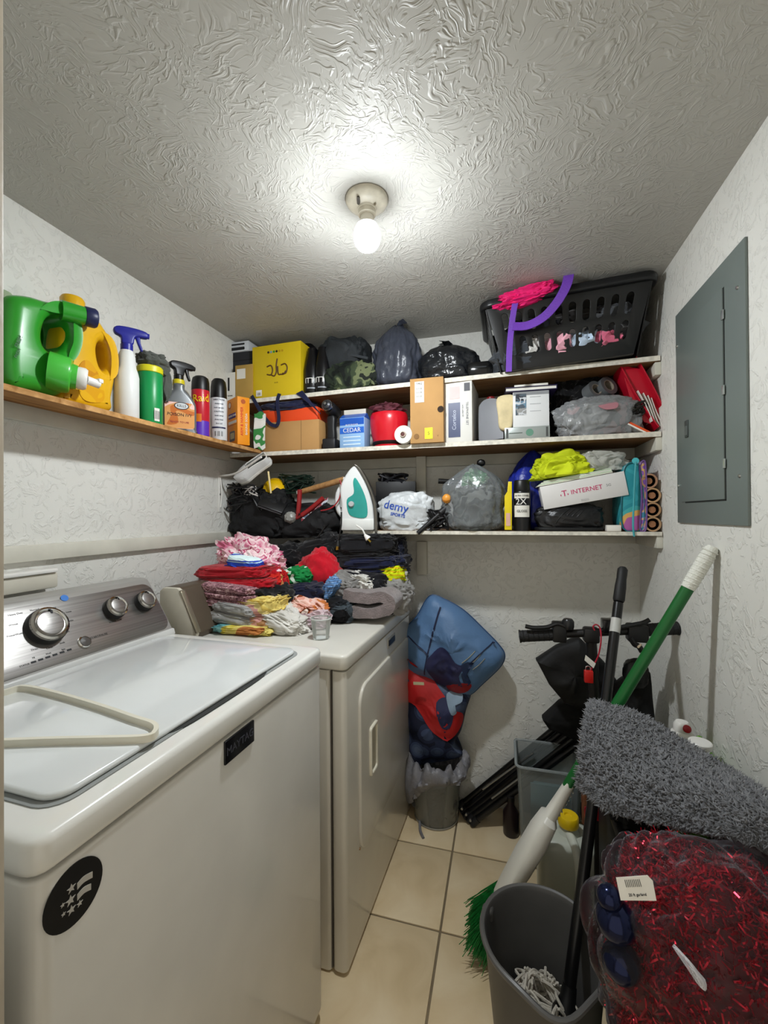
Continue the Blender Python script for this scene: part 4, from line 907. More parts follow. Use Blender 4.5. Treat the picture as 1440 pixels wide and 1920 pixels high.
# kraft shoe box on end, with labels
r, F, w, h = carton('shoe_box', 'brown kraft shoe box stood on end with yellow sticker', 'box', 771, 831, 711, ZM, 1.72, .27, kraft, 0)
MB().box((0, -.135, h/2), (w+.004, .03, h+.002), .001).build('lid', M('b98e58', .8, var=.08), r, local=True)
F = F @ T(0, 0, .0155)
lb = decal(rect(.038, .085), PAPER, r, F @ T(-w*.22, h*.79, .0005)); text('5462', .012, INK, lb, F @ T(-w*.22, h*.92, .0011)); 
for k in range(3): text('II I III', .011, INK, lb, F @ T(-w*.22, h*(.84-.06*k), .0011))
sk = decal(rect(.032, .045), M('f1e30e', .5), r, F @ T(.008, h*.14, .0006), 'yellow_sticker'); text('$', .02, M('9a8a10', .5), sk, F @ T(.008, h*.14, .0012))
decal(disc(.011), M('8a6334', .7), r, F @ T(-w*.32, h*.1, .0005), 'print'); text('v', .016, M('8a6334', .7), r, F @ T(w*.34, h*.1, .0005))
decal(disc(.013, 20), M('2a1a0c', .8), r, F @ T(w*.5-.009, h*.5, .0004) , 'finger_hole')
# white printed box
r, F, w, h = carton('white_carton', 'white carton with a dark picture panel next to the kraft shoe box', 'box', 834, 888, 713, ZM, 1.735, .22, M('dcdad3', .55, var=.04), -.06)
lb = decal(rect(w*.42, h*.56), M('3d4668', .4), r, F @ T(-w*.12, h*.36, .0005), 'picture_panel'); text('Cortelco', .022, M('b6bccb', .4), lb, F @ T(-w*.12, h*.36, .001) @ RZ(PI/2))
decal(rect(w*.35, h*.2), M('d8b9b6', .5), r, F @ T(-w*.1, h*.80, .0005), 'picture'); decal(rect(w*.2, h*.13), M('34343c', .5), r, F @ T(w*.33, h*.88, .0005), 'icon'); 
text('TELEPHONE SET', .013, M('55565e', .5), r, F @ T(w*.33, h*.45, .0006) @ RZ(-PI/2)); text('with caller ID', .009, M('77787e', .5), r, F @ T(w*.18, h*.5, .0006) @ RZ(-PI/2))
# grey bottle with red cap
c = aty(921, 826, 1.80)
r = thing('chemical_bottle', 'grey plastic bottle with a dark red cap on the middle shelf', 'bottle', (c.x, 1.80, ZM+.0005))
MB().slab(sm2([(-.034, 0), (.034, 0), (.036, .01), (.036, .125), (.03, .15), (.014, .162), (-.014, .162), (-.03, .15), (-.036, .125), (-.036, .01)], 3), .055, .012, (), FRONT, 3).build('bottle_body', M('84868c', .4, var=.06), r, local=True)
MB().lathe([(.015, .16), (.0165, .162), (.0165, .185), (.014, .188), (0, .188)], 20).build('cap', M('7a1218', .4), r, local=True)
# beige scrub brush / sponge standing on edge
o = MB().slab(sm2([(-.022, .0), (.02, .0), (.028, .06), (.032, .125), (.0, .135), (-.034, .12), (-.03, .06)], 4), .03, .01, (), T(aty(948, 775, 1.75).x, 1.765, aty(948, 802, 1.75).z-.002) @ FRONT)
cream_m = M('d8c79c', .8, var=.15, vs=20, bs=60, bst=.4)
tag(o.build('folded_cloth', cream_m), 'cream folded chamois wedged between grey bottle and white box', 'cloth')
# silver metal cash box with white box and books on it
r, F, w, h = carton('document_tin', 'flat silver grey printed tin under the white box', 'tin', 946, 1031, 800, ZM, 1.735, .20, M('a3a9a6', .35, .4, var=.1))
decal(disc(.014), M('5f8a76', .4), r, F @ T(.01, h*.5, .0005), 'print'); decal(rect(w*.3, .003), M('55605a', .5), r, F @ T(-w*.25, h*.5, .0005), 'print')
for sx_ in (-.44, .44): decal(rect(.008, h*.8), M('4a4c4a', .5), r, F @ T(w*sx_, h*.5, .0005), 'print')
zz = WM[r].translation.z+h
r, F, w, h = carton('photo_box', 'white glossy box with three small pictures standing on the tin', 'box', 960, 1028, 734, zz, 1.74, .17, M('dfe0e0', .35, var=.03), .04)
for k, cc in enumerate(('3a3d44', '6c8ba0', '9a9a98')): decal(rect(.040, .028), pattern(f'mini_photo_{k}', [cc, 'c9ccd0', cc, '55606a'], 40, 'noise', .4, 0), r, F @ T(-w*.28, h*(.84-.2*k), .0005), 'picture')
for k in range(3): decal(rect(.04, .0025), M('b6b8ba', .5), r, F @ T(w*.12, h*(.84-.2*k), .0005), 'line')
decal(rect(w*.98, h*.1), M('8d8f92', .4), r, F @ T(0, h*.95, .0004), 'band')
zz2 = WM[r].translation.z+h
o = thing('book', 'dark purple hardback book lying on the white picture box', 'book', (aty(993, 720, 1.75).x, 1.83, zz2+.0035), .05)
MB().box((0, 0, .009), (.185, .17, .012)).build('pages', PAPER, o, local=True); MB().box((0, 0, .016), (.19, .18, .003), .001).box((0, 0, .0015), (.19, .18, .003), .001).box((.094, 0, .009), (.003, .18, .018), .001).build('cover', M('251c45', .5), o, local=True)
o = thing('notebook', 'white booklet on top of the dark purple book', 'booklet', (aty(995, 705, 1.75).x, 1.83, zz2+.0215), .02)
MB().box((0, 0, .006), (.125, .15, .011), .001).build('booklet_body', PAPER, o, local=True)
# black bundle with tape rolls
lump('black_bundle', 'heap of black clothing on the middle shelf behind the clear bag', 'clothing', 1032, 1165, 700, 810, 1.90, .16, BLACK_C, 71, ZM, .2, .8, .4, 4)
for k, (px, py, yy, rr) in enumerate(((1112, 735, 1.80, .036), (1135, 728, 1.82, .038))):
    c = aty(px, py, yy); o = thing('tape_roll', ['grey tape roll on the black clothing, partly hidden', 'wider grey tape roll leaning on the black clothing'][k], 'tape', (c.x, c.y, c.z), rot=(1.2, .5, .4), group='grey tape rolls')
    MB().lathe([(rr*.62, -.02), (rr, -.02), (rr, .02), (rr*.62, .02), (rr*.62, -.02)], 28).build('tape_body', M('55585a', .5), o, local=True)
    MB().lathe([(rr*.55, -.02), (rr*.615, -.02), (rr*.615, .02), (rr*.55, .02), (rr*.55, -.02)], 28).build('core', M('8b8072', .7), o, local=True)
fg = film('grey_clear_bag', 'a9acae', .42, .12, 16, 1.0)
r = thing('clear_bag', 'crumpled see-through plastic bag of white things on the middle shelf', 'plastic bag', (aty(1125, 800, 1.75).x, 1.78, ZM))
lump('', '', '', 1042, 1205, 742, 816, 1.765, .11, fg, 81, ZM+.001, .16, .7, .22, 2.5, .05, root=r, part='film')
lump('', '', '', 1056, 1180, 755, 814, 1.778, .07, pattern('bag_contents', ['9a9c9c', 'b9bab8', '7d8080', 'c9a8a8', 'a5a7a7'], 10, 'noise', .6, 30), 82, ZM+.002, .2, .75, .2, 3, .05, root=r, part='contents')
p = aty(1140, 760, 1.715); decal(sm2([(-.03, .005), (0, .018), (.034, .012), (.03, -.012), (0, -.018), (-.02, -.01)], 3), M('b07880', .5), r, T(p.x, 1.722, p.z) @ FRONT @ RX(-.5), 'pink_label')
# red folders with papers at the right end
red = M('b60f28', .35, var=.06)
def foldr(name, label, pts, y, th, mat):
    o = MB().slab([(lambda p: (p.x, p.z))(aty(a, b, y)) for a, b in pts], .006, .001, (), T(0, y, 0) @ FRONT)
    return o
r = thing('red_folder', 'red plastic document folders leaning in the right corner of the shelf', 'folder', (.48, 1.80, ZM))
for (pts, y0, y1, nm_) in (([(1163, 684), (1178, 668), (1246, 792), (1236, 802)], 1.755, 1.93, 'folder_front'), ([(1190, 664), (1202, 660), (1254, 780), (1250, 804)], 1.748, 1.92, 'folder_back')):
    a, b, c_, d_ = [aty(x, y, y0) for x, y in pts]
    # a leaning sheet: upper edge a-b, lower edge d-c, running back along y
    top0, bot0 = a, d_
    MB().sheet(lambda u, v: (top0.x+(bot0.x-top0.x)*v+.012*math.sin(v*2.5)*(-1 if nm_ == 'folder_front' else 1), y0+(y1-y0)*u-.02*v, top0.z+(bot0.z-top0.z)*v-.02*u), 6, 12, .004).build(nm_, red, r)
fp = [aty(x, y, 1.75) for x, y in ((1166, 682), (1205, 690), (1236, 745), (1246, 800), (1210, 790), (1182, 740))]
MB().slab([(p.x, p.z) for p in fp], .004, .001, (), T(0, 1.765, 0) @ FRONT).build('folder_face', red, r)
o = MB()
for k in range(4): o.sheet(lambda u, v, k=k: (aty(1196+9*k, 732+4*k, 1.738).x+.045*v+.004*math.sin(3*v+k), 1.737+.13*u+.004*k, aty(1196+9*k, 732+4*k, 1.738).z-.115*v-.0*u), 4, 6, .002)
tag(o.build('paper_sheaf', PAPER), 'sheaf of folded white papers against the red folders', 'papers')
p = aty(1200, 792, 1.735)
o = thing('orange_book', 'thin orange booklet lying aslant in front of the papers', 'booklet', (p.x-.002, 1.755, ZM+.006), rot=(0, .55, 0))
MB().box((0, 0, .010), (.095, .05, .008), .001).build('cover', M('d8501c', .45), o, local=True); MB().box((0, -.001, .0035), (.095, .05, .005)).build('pages', PAPER, o, local=True)
c = aty(1195, 765, 1.745)
o = MB()
rs = random.Random(5)
for k in range(9):
    pts = [(c.x+rs.uniform(-.03, .03), c.y+rs.uniform(-.01, .02), c.z+rs.uniform(-.03, .025)) for _ in range(5)]; o.tube(smooth_path(pts, 4), .0035, 5)
tag(o.build('cable_tangle', M('14120c', .4)), 'knot of thin black cables beside the orange booklet', 'cables')
# ================================================================== lowest shelf of the far wall
ZL = ZLOW
# white wire bracket and the white canvas shoe hung from it
def tubes(name, label, cat, paths, rad, mat, seg=6, group=None):
    mb = MB()
    for p in paths: mb.tube(smooth_path(p, 6), rad, seg)
    o = mb.build(name, mat); tag(o, label, cat, group); return o
wb = [[aty(416, 888, 1.70), aty(443, 887, 1.66), aty(490, 857, 1.60)], ]
r = thing('shelf_bracket', 'white metal shelf bracket on the left wall under the corner', 'bracket', (XL+.01, 1.70, 1.29))
p = atx(412, 890, XL+.002)
MB().span((XL+.0005, p.y-.012, p.z-.17), (XL+.004, p.y+.012, p.z+.01), .001).build('wall_plate', WHITE_P, r)
MB().tube(smooth_path([(XL+.004, p.y, p.z-.005), aty(443, 887, p.y-.04), aty(490, 857, p.y-.08)], 5), .0045, 8).build('arm', WHITE_P, r)
a = atx(415, 888, XL+.004)
MB().tube(smooth_path([(XL+.006, p.y, p.z-.012), (XL+.012, p.y, p.z-.08), (XL+.006, p.y, p.z-.15)], 5), .003, 6).build('brace', WHITE_P, r)
MB().lathe([(.005, 0), (.004, .003), (0, .003)], 10, T(XL+.004, p.y, p.z-.09) @ RY(PI/2)).build('screw', M('b8b8b8', .3, 1), r)
# shoe: sole outline with an upper swept over it, toe pointing down-left
toe = aty(448, 905, 1.70); heel = aty(505, 862, 1.74)
r = thing('white_shoe', 'white canvas slip-on shoe tipped toe-down under the middle shelf', 'shoe', toe)
ax = (heel-toe); L = ax.length*1.05; ax.normalize(); up = Vector((.10, -.72, .62)); up = (up-ax*up.dot(ax)).normalized(); sd = up.cross(ax)
MS = Matrix(((ax.x, sd.x, up.x, toe.x), (ax.y, sd.y, up.y, toe.y), (ax.z, sd.z, up.z, toe.z), (0, 0, 0, 1)))
def shoe_w(t): return .036*(math.sin(min(1, t/.25)*PI/2)**.55)*(1-.16*math.sin(max(0, t-.25)/.75*PI))*(1 if t < .85 else math.sqrt(max(0, 1-((t-.85)/.15)**2))*.8+.2)
tt = [i/30 for i in range(31)]; so = [(L*t, shoe_w(t)) for t in tt if shoe_w(t) > 1e-4]; so = so+[(x, -y) for x, y in reversed(so)]
cv = M('d2d2d0', .85, var=.05, bs=200, bst=.3); rub = M('e4e2dc', .5)
MB().slab(so, .018, .004, (), MS).build('sole', rub, r)
def upv(t, a):
    """upper: low rounded toe, open collar behind it"""
    w = shoe_w(t)*.94; hh = .032+.018*math.sin(min(1, t/.55)*PI/2)
    return MS @ Vector((L*t, w*math.sin(a)*(1-.10*max(0, math.cos(a))), .008+hh*max(0, math.cos(a))**.8))
MB().sheet(lambda u, v: upv(.01+.41*u, (v-.5)*PI), 14, 18, .002).build('toe_box', cv, r)
for sg in (-1, 1): MB().sheet(lambda u, v: upv(.42+.55*u, sg*(PI/2-v*(.62+.10*math.cos(u*PI)))), 14, 8, .003).build('quarter', cv, r)
MB().sheet(lambda u, v: MS @ Vector((L*(.40+.56*u), shoe_w(.40+.56*u)*.86*(2*v-1), .014)), 8, 6, .001).build('lining', M('141416', .9), r)
MB().tube([upv(.42+.55*u/12, PI/2-(.62+.10*math.cos(u/12*PI))) for u in range(13)]+[upv(.97-.55*u/12, -(PI/2-(.62+.10*math.cos((1-u/12)*PI)))) for u in range(13)], .0028, 6, True).build('collar_binding', rub, r)
# yellow hard hat behind
c = aty(516, 905, 1.80)
r = thing('hard_hat', 'yellow plastic dome showing behind the white shoe', 'hard hat', (c.x, 1.80, ZL+.11))
MB().lathe([(.075, -.02), (.068, -.015), (.066, .01), (.058, .04), (.04, .062), (.018, .072), (0, .074)], 30, T(c.x, 1.80, ZL+.165)).build('shell', M('e6b90c', .35, coat=.2), r)
MB().ribbon([(c.x+.066*math.cos(t), 1.80, ZL+.167+.074*math.sin(t)) for t in [PI*i/16 for i in range(17)]], .012, .005, (0, 1, 0)).build('ridge', M('d7ab0a', .35), r)
o = MB().rod(aty(503, 884, 1.715), aty(508, 925, 1.715), .0045, 10).build('wooden_stick', M('e8d49a', .5)); tag(o, 'thin pale wooden stick in front of the yellow dome', 'stick')
# black duffel hanging over the end of the shelf
r = thing('duffel_bag', 'sagging black duffel bag bulging over the end of the lowest shelf', 'bag', (-.85, 1.74, 1.225))
dm = M('0d0d0f', .8, var=.35, vs=16, bs=80, bst=.4)
MB().blob((0, 0, 0), (.30, .22, .255), 91, .12, 1.8, .7, 5, -.85, .2, 3, T(aty(490, 960, 1.76).x, 1.79, 1.335), .03).build('bag_body', dm, r)
MB().blob((0, 0, 0), (.34, .20, .17), 92, .15, 1.8, .7, 5, -.8, .25, 3, T(aty(570, 975, 1.76).x, 1.79, 1.30) @ RY(-.04), .03).build('bag_end', dm, r)
# clutter in the duffel
rs = random.Random(12)
def tangle(name, label, x0, x1, y0, y1, yd, n, rad, mat, seed, cat='cables', L=7, group=None):
    rs = random.Random(seed); mb = MB()
    for k in range(n):
        pts = [aty(rs.uniform(x0, x1), rs.uniform(y0, y1), yd+rs.uniform(-.03, .03)) for _ in range(L)]; mb.tube(smooth_path(pts, 5), rad, 5)
    o = mb.build(name, mat); tag(o, label, cat, group); return o
tangle('cable_bundle', 'tangle of black cables heaped on the duffel beside the shoe', 425, 500, 905, 960, 1.70, 9, .0036, M('101012', .4), 3)
tangle('christmas_lights', 'tangled dark green string of lights in the duffel', 520, 590, 888, 925, 1.80, 14, .003, M('10261c', .45), 4)
tangle('cable_loop', 'short pale looped cord among the black cables', 455, 490, 912, 930, 1.685, 3, .003, M('cfc9c4', .5), 6)
p = aty(512, 945, 1.70)
r = thing('black_adapter', 'flat black electronic box lying tilted on the duffel bag', 'router', p, rot=(.75, .35, .35))
MB().box((0, 0, 0), (.115, .085, .018), .004).build('case', M('151516', .4), r, local=True); MB().box((.0, -.043, -.002), (.105, .002, .005)).build('slot', M('5a5a5c', .4), r, local=True)
o = thing('wooden_tool', 'round tan wooden tool handle sticking up beside the steam iron', 'wooden handle', aty(568, 922, 1.74))
a, b = aty(566, 922, 1.74), aty(645, 899, 1.735)
MB().rod(a, b, .0125, 16, .0135).build('shaft', wood('tan_wood', '8a643c', 'ad8354', 8, (8, 8, 8), .5), o); MB().rod(a+(a-b).normalized()*.022, a+(b-a).normalized()*.002, .011, 14).build('ferrule', M('c9c5c0', .4, .5), o)
MB().rod(b-(b-a).normalized()*.004, b+(b-a).normalized()*.008, .010, 14).build('end_cap', M('d8d0c8', .5), o)
o = thing('bolt_cutter', 'red handled bolt cutter lying open in the duffel', 'cutter', aty(560, 960, 1.70))
redp = M('8f1c1e', .45, var=.15)
MB().tube(smooth_path([aty(x, y, 1.705) for x, y in ((562, 918), (561, 940), (559, 962))], 4), .0105, 10).build('handle', redp, o); MB().tube(smooth_path([aty(x, y, 1.70) for x, y in ((566, 966), (585, 952), (606, 934))], 4), .0105, 10).build('handle', redp, o)
MB().tube(smooth_path([aty(x, y, 1.70) for x, y in ((559, 960), (556, 972), (566, 966))], 4), .006, 8).build('jaw', M('7a1518', .5), o)
MB().tube(smooth_path([aty(x, y, 1.705) for x, y in ((600, 958), (622, 952), (636, 935), (640, 912), (637, 900))], 5), .003, 6).build('cord_loop', M('9a2328', .5), o)
o = MB().blob((0, 0, 0), (.055, .05, .05), 95, .1, 2, .9, 4, None, .2, 3, T(*aty(545, 970, 1.70))).build('plastic_fitting', M('8d8d88', .35, var=.1)); tag(o, 'dull grey rounded plastic piece in front of the red cutter', 'fitting')
o = MB().sheet(lambda u, v: aty(565+50*u, 972-32*u-8*v+14*v*(1-u), 1.692+.004*math.sin(u*8)), 10, 5, .002).build('plastic_packet', pattern('packet_mix', ['5c6678', 'b9bcc4', '8a3a44', 'd5d5da', '3f5f92'], 22, 'noise', .3, 20)); tag(o, 'crinkled printed packet under the red cutter handle', 'packet')
o = MB().blob((0, 0, 0), (.17, .12, .10), 97, .2, 2, .7, 4, -.8, .3, 4, T(aty(615, 945, 1.82).x, 1.85, ZL+.045), .04).build('grey_bag', M('74716c', .5, var=.2, bs=30, bst=.4)); tag(o, 'grey crumpled bag behind the wooden handle', 'plastic bag')
# dangling plugs
def plug(x0, y0, x1, y1, yd, mat, label):
    o = thing('power_plug', label, 'plug', aty(x1, y1, yd)); a, b = aty(x0, y0, yd), aty(x1, y1, yd)
    MB().tube(smooth_path([a, (a+b)/2+Vector((.006, 0, .004)), b], 5), .0035, 8).build('cord', mat, o); d = (b-a).normalized()
    MB().lathe([(.005, -.004), (.011, .012), (.013, .02), (0, .021)], 14, along(b, b+d)).build('plug_body', mat, o)
    for s in (-1, 1): MB().box((s*.006, 0, .028), (.0016, .006, .016), 0, along(b, b+d)).build('prong', M('caa84a', .3, 1), o)
plug(668, 985, 685, 1004, 1.665, WHITE_P, 'white mains plug of the iron dangling below the shelf')
plug(640, 960, 634, 1015, 1.66, M('121213', .4), 'black cord with a brass tip dangling beside the iron')
plug(610, 985, 592, 1012, 1.67, M('121213', .4), 'black cord end dangling left of the iron over the clothes')
# steam iron standing on its heel, sole facing right-back
r = thing('steam_iron', 'white steam iron with a teal panel standing upright on the shelf', 'iron', (aty(670, 995, 1.735).x, 1.75, ZL+.0005), .2)
yI = 1.735
def ip(px, py): 
    q = aty(px, py, yI); return (q.x-WM[r].translation.x, q.z-ZL)
body = sm2([ip(x, y) for x, y in ((644, 998), (642, 950), (640, 915), (652, 888), (664, 875), (672, 880), (686, 908), (696, 940), (700, 970), (700, 998))], 5)
body = [(a, max(b, .001)) for a, b in body]
MB().slab(body, .085, .012, (), FRONT, 3).build('housing', M('dfe1e0', .3, var=.03, coat=.3), r, local=True)
teal = sm2([ip(x, y) for x, y in ((666, 970), (655, 962), (652, 938), (664, 926), (663, 905), (668, 898), (682, 925), (688, 950), (686, 970))], 4)
pn = MB().slab(teal, .006, .002, (), T(0, -.0435, 0) @ FRONT).build('teal_panel', M('2b9c92', .25, var=.15), r, local=True)
q = ip(660, 946); MB().lathe([(.013, 0), (.012, .008), (.009, .011), (0, .011)], 24, T(q[0], -.046, q[1]) @ RX(PI/2)).build('dial', M('b9bcbc', .35), pn, local=True)
so = [ip(x, y) for x, y in ((664, 872), (676, 880), (692, 910), (703, 945), (706, 996), (701, 996), (698, 945), (688, 912), (673, 884))]
MB().slab(sm2(so, 3), .092, .002, (), FRONT).build('soleplate', M('6d6a64', .3, .8), r, local=True)
a, b = ip(642, 968), ip(703, 999); MB().span((a[0]-.002, -.05, .001), (b[0]-.006, .045, .05), .008).build('heel', M('d9dad6', .35), r, local=True)
MB().tube([Vector((x, .0, z)) for x, z in [(p.x, p.y) for p in smooth_path([(ip(648, 900)[0], ip(648, 900)[1], 0), (ip(634, 925)[0], ip(634, 925)[1], 0), (ip(634, 955)[0], ip(634, 955)[1], 0), (ip(646, 972)[0], ip(646, 972)[1], 0)], 5)]], .011, 10).build('handle', M('d3d5d4', .35), r, local=True)
# grey-white shopping bag
bagw = M('c3c7c9', .38, var=.08, bs=16, bst=.7, bd=.012)
r = thing('shopping_bag', 'pale grey plastic shopping bag with blue lettering beside the iron', 'plastic bag', (aty(755, 990, 1.76).x, 1.80, ZL))
mb = MB().blob((0, 0, 0), (.25, .14, .19), 101, .14, 1.6, .72, 5, -.75, .20, 2.2, T(aty(757, 955, 1.76).x, 1.80, ZL+.07), .04, (1, 1, 1.6)); bv = surface(mb); mb.build('bag_body', bagw, r)
def bag_text(tx, px, py, size, rot, sx):
    cu = bpy.data.curves.new('tmp', 'FONT'); cu.body = tx; cu.size = size; cu.align_x = 'CENTER'; cu.align_y = 'CENTER'; cu.resolution_u = 3; cu.offset = .0006
    ob = bpy.data.objects.new('tmp', cu); me = ob.to_mesh(); bm = bmesh.new(); bm.from_mesh(me); ob.to_mesh_clear(); bpy.data.objects.remove(ob); bpy.data.curves.remove(cu)
    bmesh.ops.triangulate(bm, faces=bm.faces[:]); bmesh.ops.subdivide_edges(bm, edges=bm.edges[:], cuts=1)
    p = aty(px, py, 1.73); t_ = MB().bm(bm, T(p.x, 1.5, p.z) @ FRONT @ RZ(rot) @ SCL(sx, 1, 1))
    def dn(v): h_ = bv.ray_cast(Vector((v.x, 1.4, v.z)), Vector((0, 1, 0)), 1); return Vector((v.x, (h_[0].y if h_[0] else 1.74)-.0016, v.z))
    t_.warp(dn).build('lettering', M('2a4fa8', .45), r, smooth=False)
bag_text('demy', 742, 950, .050, -.22, 1.0); bag_text('SPORTS', 746, 966, .018, -.2, 1.0)
r, F, w, h = carton('tool_tray', 'black open tray heaped with small dark parts behind the shopping bag', 'tray', 703, 775, 903, ZL+.10, 1.86, .10, M('121214', .5), .15)
tangle('small_parts', 'heap of small dark metal parts in the black tray', 705, 765, 888, 906, 1.885, 9, .005, M('26262a', .35, .5), 8, 'parts', 4)
lump('black_bundle', 'dark bundle supporting the tray at the back of the lowest shelf', 'bundle', 700, 800, 918, 990, 1.93, .10, BLACK_C, 103, ZL, .1, .6, .2, 3)
# black hair tools
r = thing('hair_curler', 'black curling wand with cord lying left of the clear bag', 'curling wand', aty(800, 990, 1.735))
MB().rod(aty(783, 1000, 1.722), aty(826, 962, 1.75), .009, 14, .011).build('barrel', M('151517', .35), r); MB().rod(aty(826, 962, 1.75), aty(842, 948, 1.76), .014, 14).build('grip', M('1b1b1d', .5), r)
tangle('cable_bundle', 'coiled black cord and plugs right of the shopping bag', 800, 845, 955, 995, 1.755, 8, .0045, M('0f0f11', .4), 15)
c = aty(838, 935, 1.74)
r = thing('orange_ball', 'small orange plastic ball resting against the clear bag', 'ball', (c.x, c.y, c.z-.018))
MB().lathe([(0, -.020), (.012, -.016), (.019, -.006), (.019, .006), (.012, .016), (0, .020)], 24, T(0, 0, .018) @ RX(.6)).build('ball_body', M('e59a3c', .4), r, local=True); MB().lathe([(.0192, -.0025), (.0196, 0), (.0192, .0025)], 24, T(0, 0, .018) @ RX(.6)).build('ring', M('c97a24', .4), r, local=True)
# clear bag with green things
r = tied_bag('clear_bag', 'see-through grey bag with green and dark contents on the lowest shelf', 832, 948, 872, 1.775, ZL, .13, film('smoky_clear_bag', '8b9092', .40, .12, 16, .8), 14, 8, False, None, .12, 0)
lump('', '', '', 850, 938, 905, 990, 1.785, .08, pattern('bag_stuff', ['4a4d4c', '6f7270', '2e3332', '888b88', '3b3f3e'], 16, 'noise', .5, 30), 111, ZL+.003, .2, .75, .3, 3, .05, root=r, part='contents')
lump('', '', '', 868, 912, 882, 920, 1.785, .06, pattern('green_stuff', ['1c6a34', '2f8a48', 'a8c8a8', '1c5a2c'], 30, 'noise', .4, 30), 112, None, .25, .8, .4, 4, .1, floor=None, root=r, part='green_contents')
MB().blob((0, 0, 0), (.035, .03, .03), 113, .1, 2, .9, 3, None, .2, 3, T(*aty(902, 868, 1.80))).build('dark_lump', BLACK_P, r); MB().rod(aty(822, 902, 1.80), aty(862, 905, 1.82), .011, 12).build('dark_stick', BLACK_P, r)
# yellow tool and spray paint can
r = thing('yellow_level', 'upright yellow plastic tool with a narrow neck beside the spray paint', 'tool', (aty(953, 992, 1.735).x, 1.745, ZL+.0005))
q0 = WM[r].translation.x
o = [((lambda p: (p.x-q0, p.z-ZL))(aty(x, y, 1.735))) for x, y in ((946, 994), (946, 930), (951, 922), (953, 903), (960, 903), (960, 994))]
MB().slab([(a, max(b, .001)) for a, b in o], .022, .003, (), FRONT).build('tool_body', M('e8cf12', .4), r, local=True); MB().box((0, -.012, .045), (.016, .002, .05)).build('label', M('e0b0a0', .5), r, local=True)
c = aty(979, 995, 1.76)
r = thing('spray_paint_can', 'black spray paint can with a white 2X label', 'spray can', (c.x, 1.765, ZL+.0005))
MB().lathe([(0, 0), (.032, 0), (.033, .004), (.033, .150), (.031, .156), (.026, .160), (0, .16)], 30).build('can_body', M('111113', .3), r, local=True); MB().lathe([(.031, .157), (.0315, .16), (.029, .195), (.026, .199), (0, .199)], 28).build('cap', BLACK_P, r, local=True)
az = dirto((c.x, 1.765)); arc_patch(r, (c.x, 1.765), .033, az, .95, ZL+.055, ZL+.10, PAPER); arc_patch(r, (c.x, 1.765), .033, az, .95, ZL+.128, ZL+.148, PAPER); wrap_text('2X', .034, WHITE_P, r, (c.x, 1.765), .033, az-.1, ZL+.114, 1.0); wrap_text('GLOSS', .013, INK, r, (c.x, 1.765), .034, az, ZL+.078); wrap_text('ULTRA COVER', .008, INK, r, (c.x, 1.765), .034, az, ZL+.138)
# blue bag, neon cloth, carton, shoe
blu = M('1c2a8e', .35, var=.2, bs=30, bst=.5, bd=.01)
tied_bag('blue_bag', 'royal blue plastic bag behind the spray paint can', 952, 1050, 845, 1.90, ZL, .15, blu, 23, 8, False, None, .12)
r = thing('black_shoe', 'black leather shoe lying under the white carton', 'shoe', (aty(1068, 997, 1.745).x, 1.78, ZL+.0005))
lsh = M('121214', .35, var=.2, bs=50, bst=.4)
wS = aty(1134, 990, 1.74).x-aty(1003, 990, 1.74).x
MB().blob((0, 0, .05), (wS, .10, .115), 121, .08, 1.5, .75, 5, -.8, .14, 3).build('upper', lsh, r, local=True); MB().slab(stadium(0, 0, wS*1.01, .098), .014, .004, (), T(0, 0, .0075)).build('sole', M('0b0b0c', .6), r, local=True)
for k in range(4): MB().tube(smooth_path([(-.05+.02*k, -.048, .03), (-.03+.02*k, -.05, .06), (.0+.02*k, -.04, .085)], 4), .0025, 6).build('seam', M('08080a', .4), r, local=True)
a, b = aty(1012, 914, 1.735), aty(1170, 884, 1.735); d_ = aty(1019, 957, 1.735)
ang = math.atan2(b.z-a.z, b.x-a.x); wI = (b-a).length; hI = (a-d_).length
r = thing('internet_box', 'white internet gateway carton with magenta lettering tilted on the black shoe', 'box', ((a.x+b.x)/2+math.sin(ang)*hI, 1.80, (a.z+b.z)/2-math.cos(ang)*hI+.002), rot=(0, -ang, 0))
MB().box((0, 0, hI/2), (wI, .13, hI), .0015).build('carton', M('dcd9d6', .45, var=.03), r, local=True)
FI = WM[r] @ T(0, -.065, hI/2) @ FRONT; mg = M('c3145f', .5, var=0)
text('INTERNET', .024, mg, r, FI @ T(.012, .002, .0005), sx=1.0); text('T', .032, mg, r, FI @ T(-.066, .002, .0005)); decal(rect(.003, .006), mg, r, FI @ T(-.079, -.002, .0005), 'print'); decal(rect(.003, .006), mg, r, FI @ T(-.054, -.002, .0005), 'print'); decal(rect(.026, .008), M('b9b6b4', .5), r, FI @ T(.0, -.034, .0005), 'print'); text('5G', .014, M('9a9a9a', .5), r, FI @ T(.088, .004, .0005))
zI = WM[r] @ Vector((0, 0, hI))
r = thing('paper_stack', 'few folded sheets lying on the white internet carton', 'papers', WM[r] @ Vector((-.02, .01, hI+.002)), rot=(0, -ang, 0))
for k in range(4): MB().box((0.004*k, 0, .003+k*.0045), (.27-.01*k, .11, .004), .001).build('sheet', M(['d9d8c8', 'cfe0c4', 'e2e0d8', 'bfd0b4'][k], .7), r, local=True)
neon = M('c3cf10', .8, var=.12, bs=60, bst=.4)
zN = aty(1050, 905, 1.77).z
o = MB().blob((0, 0, 0), (.205, .13, .125), 131, .22, 1.8, .8, 5, -.5, .42, 2.6, T(aty(1052, 872, 1.77).x, 1.80, aty(1052, 880, 1.77).z+.004) @ RY(-.12), .08).build('neon_cloth', neon); tag(o, 'neon yellow safety cloth bunched on the papers over the internet carton', 'cloth')
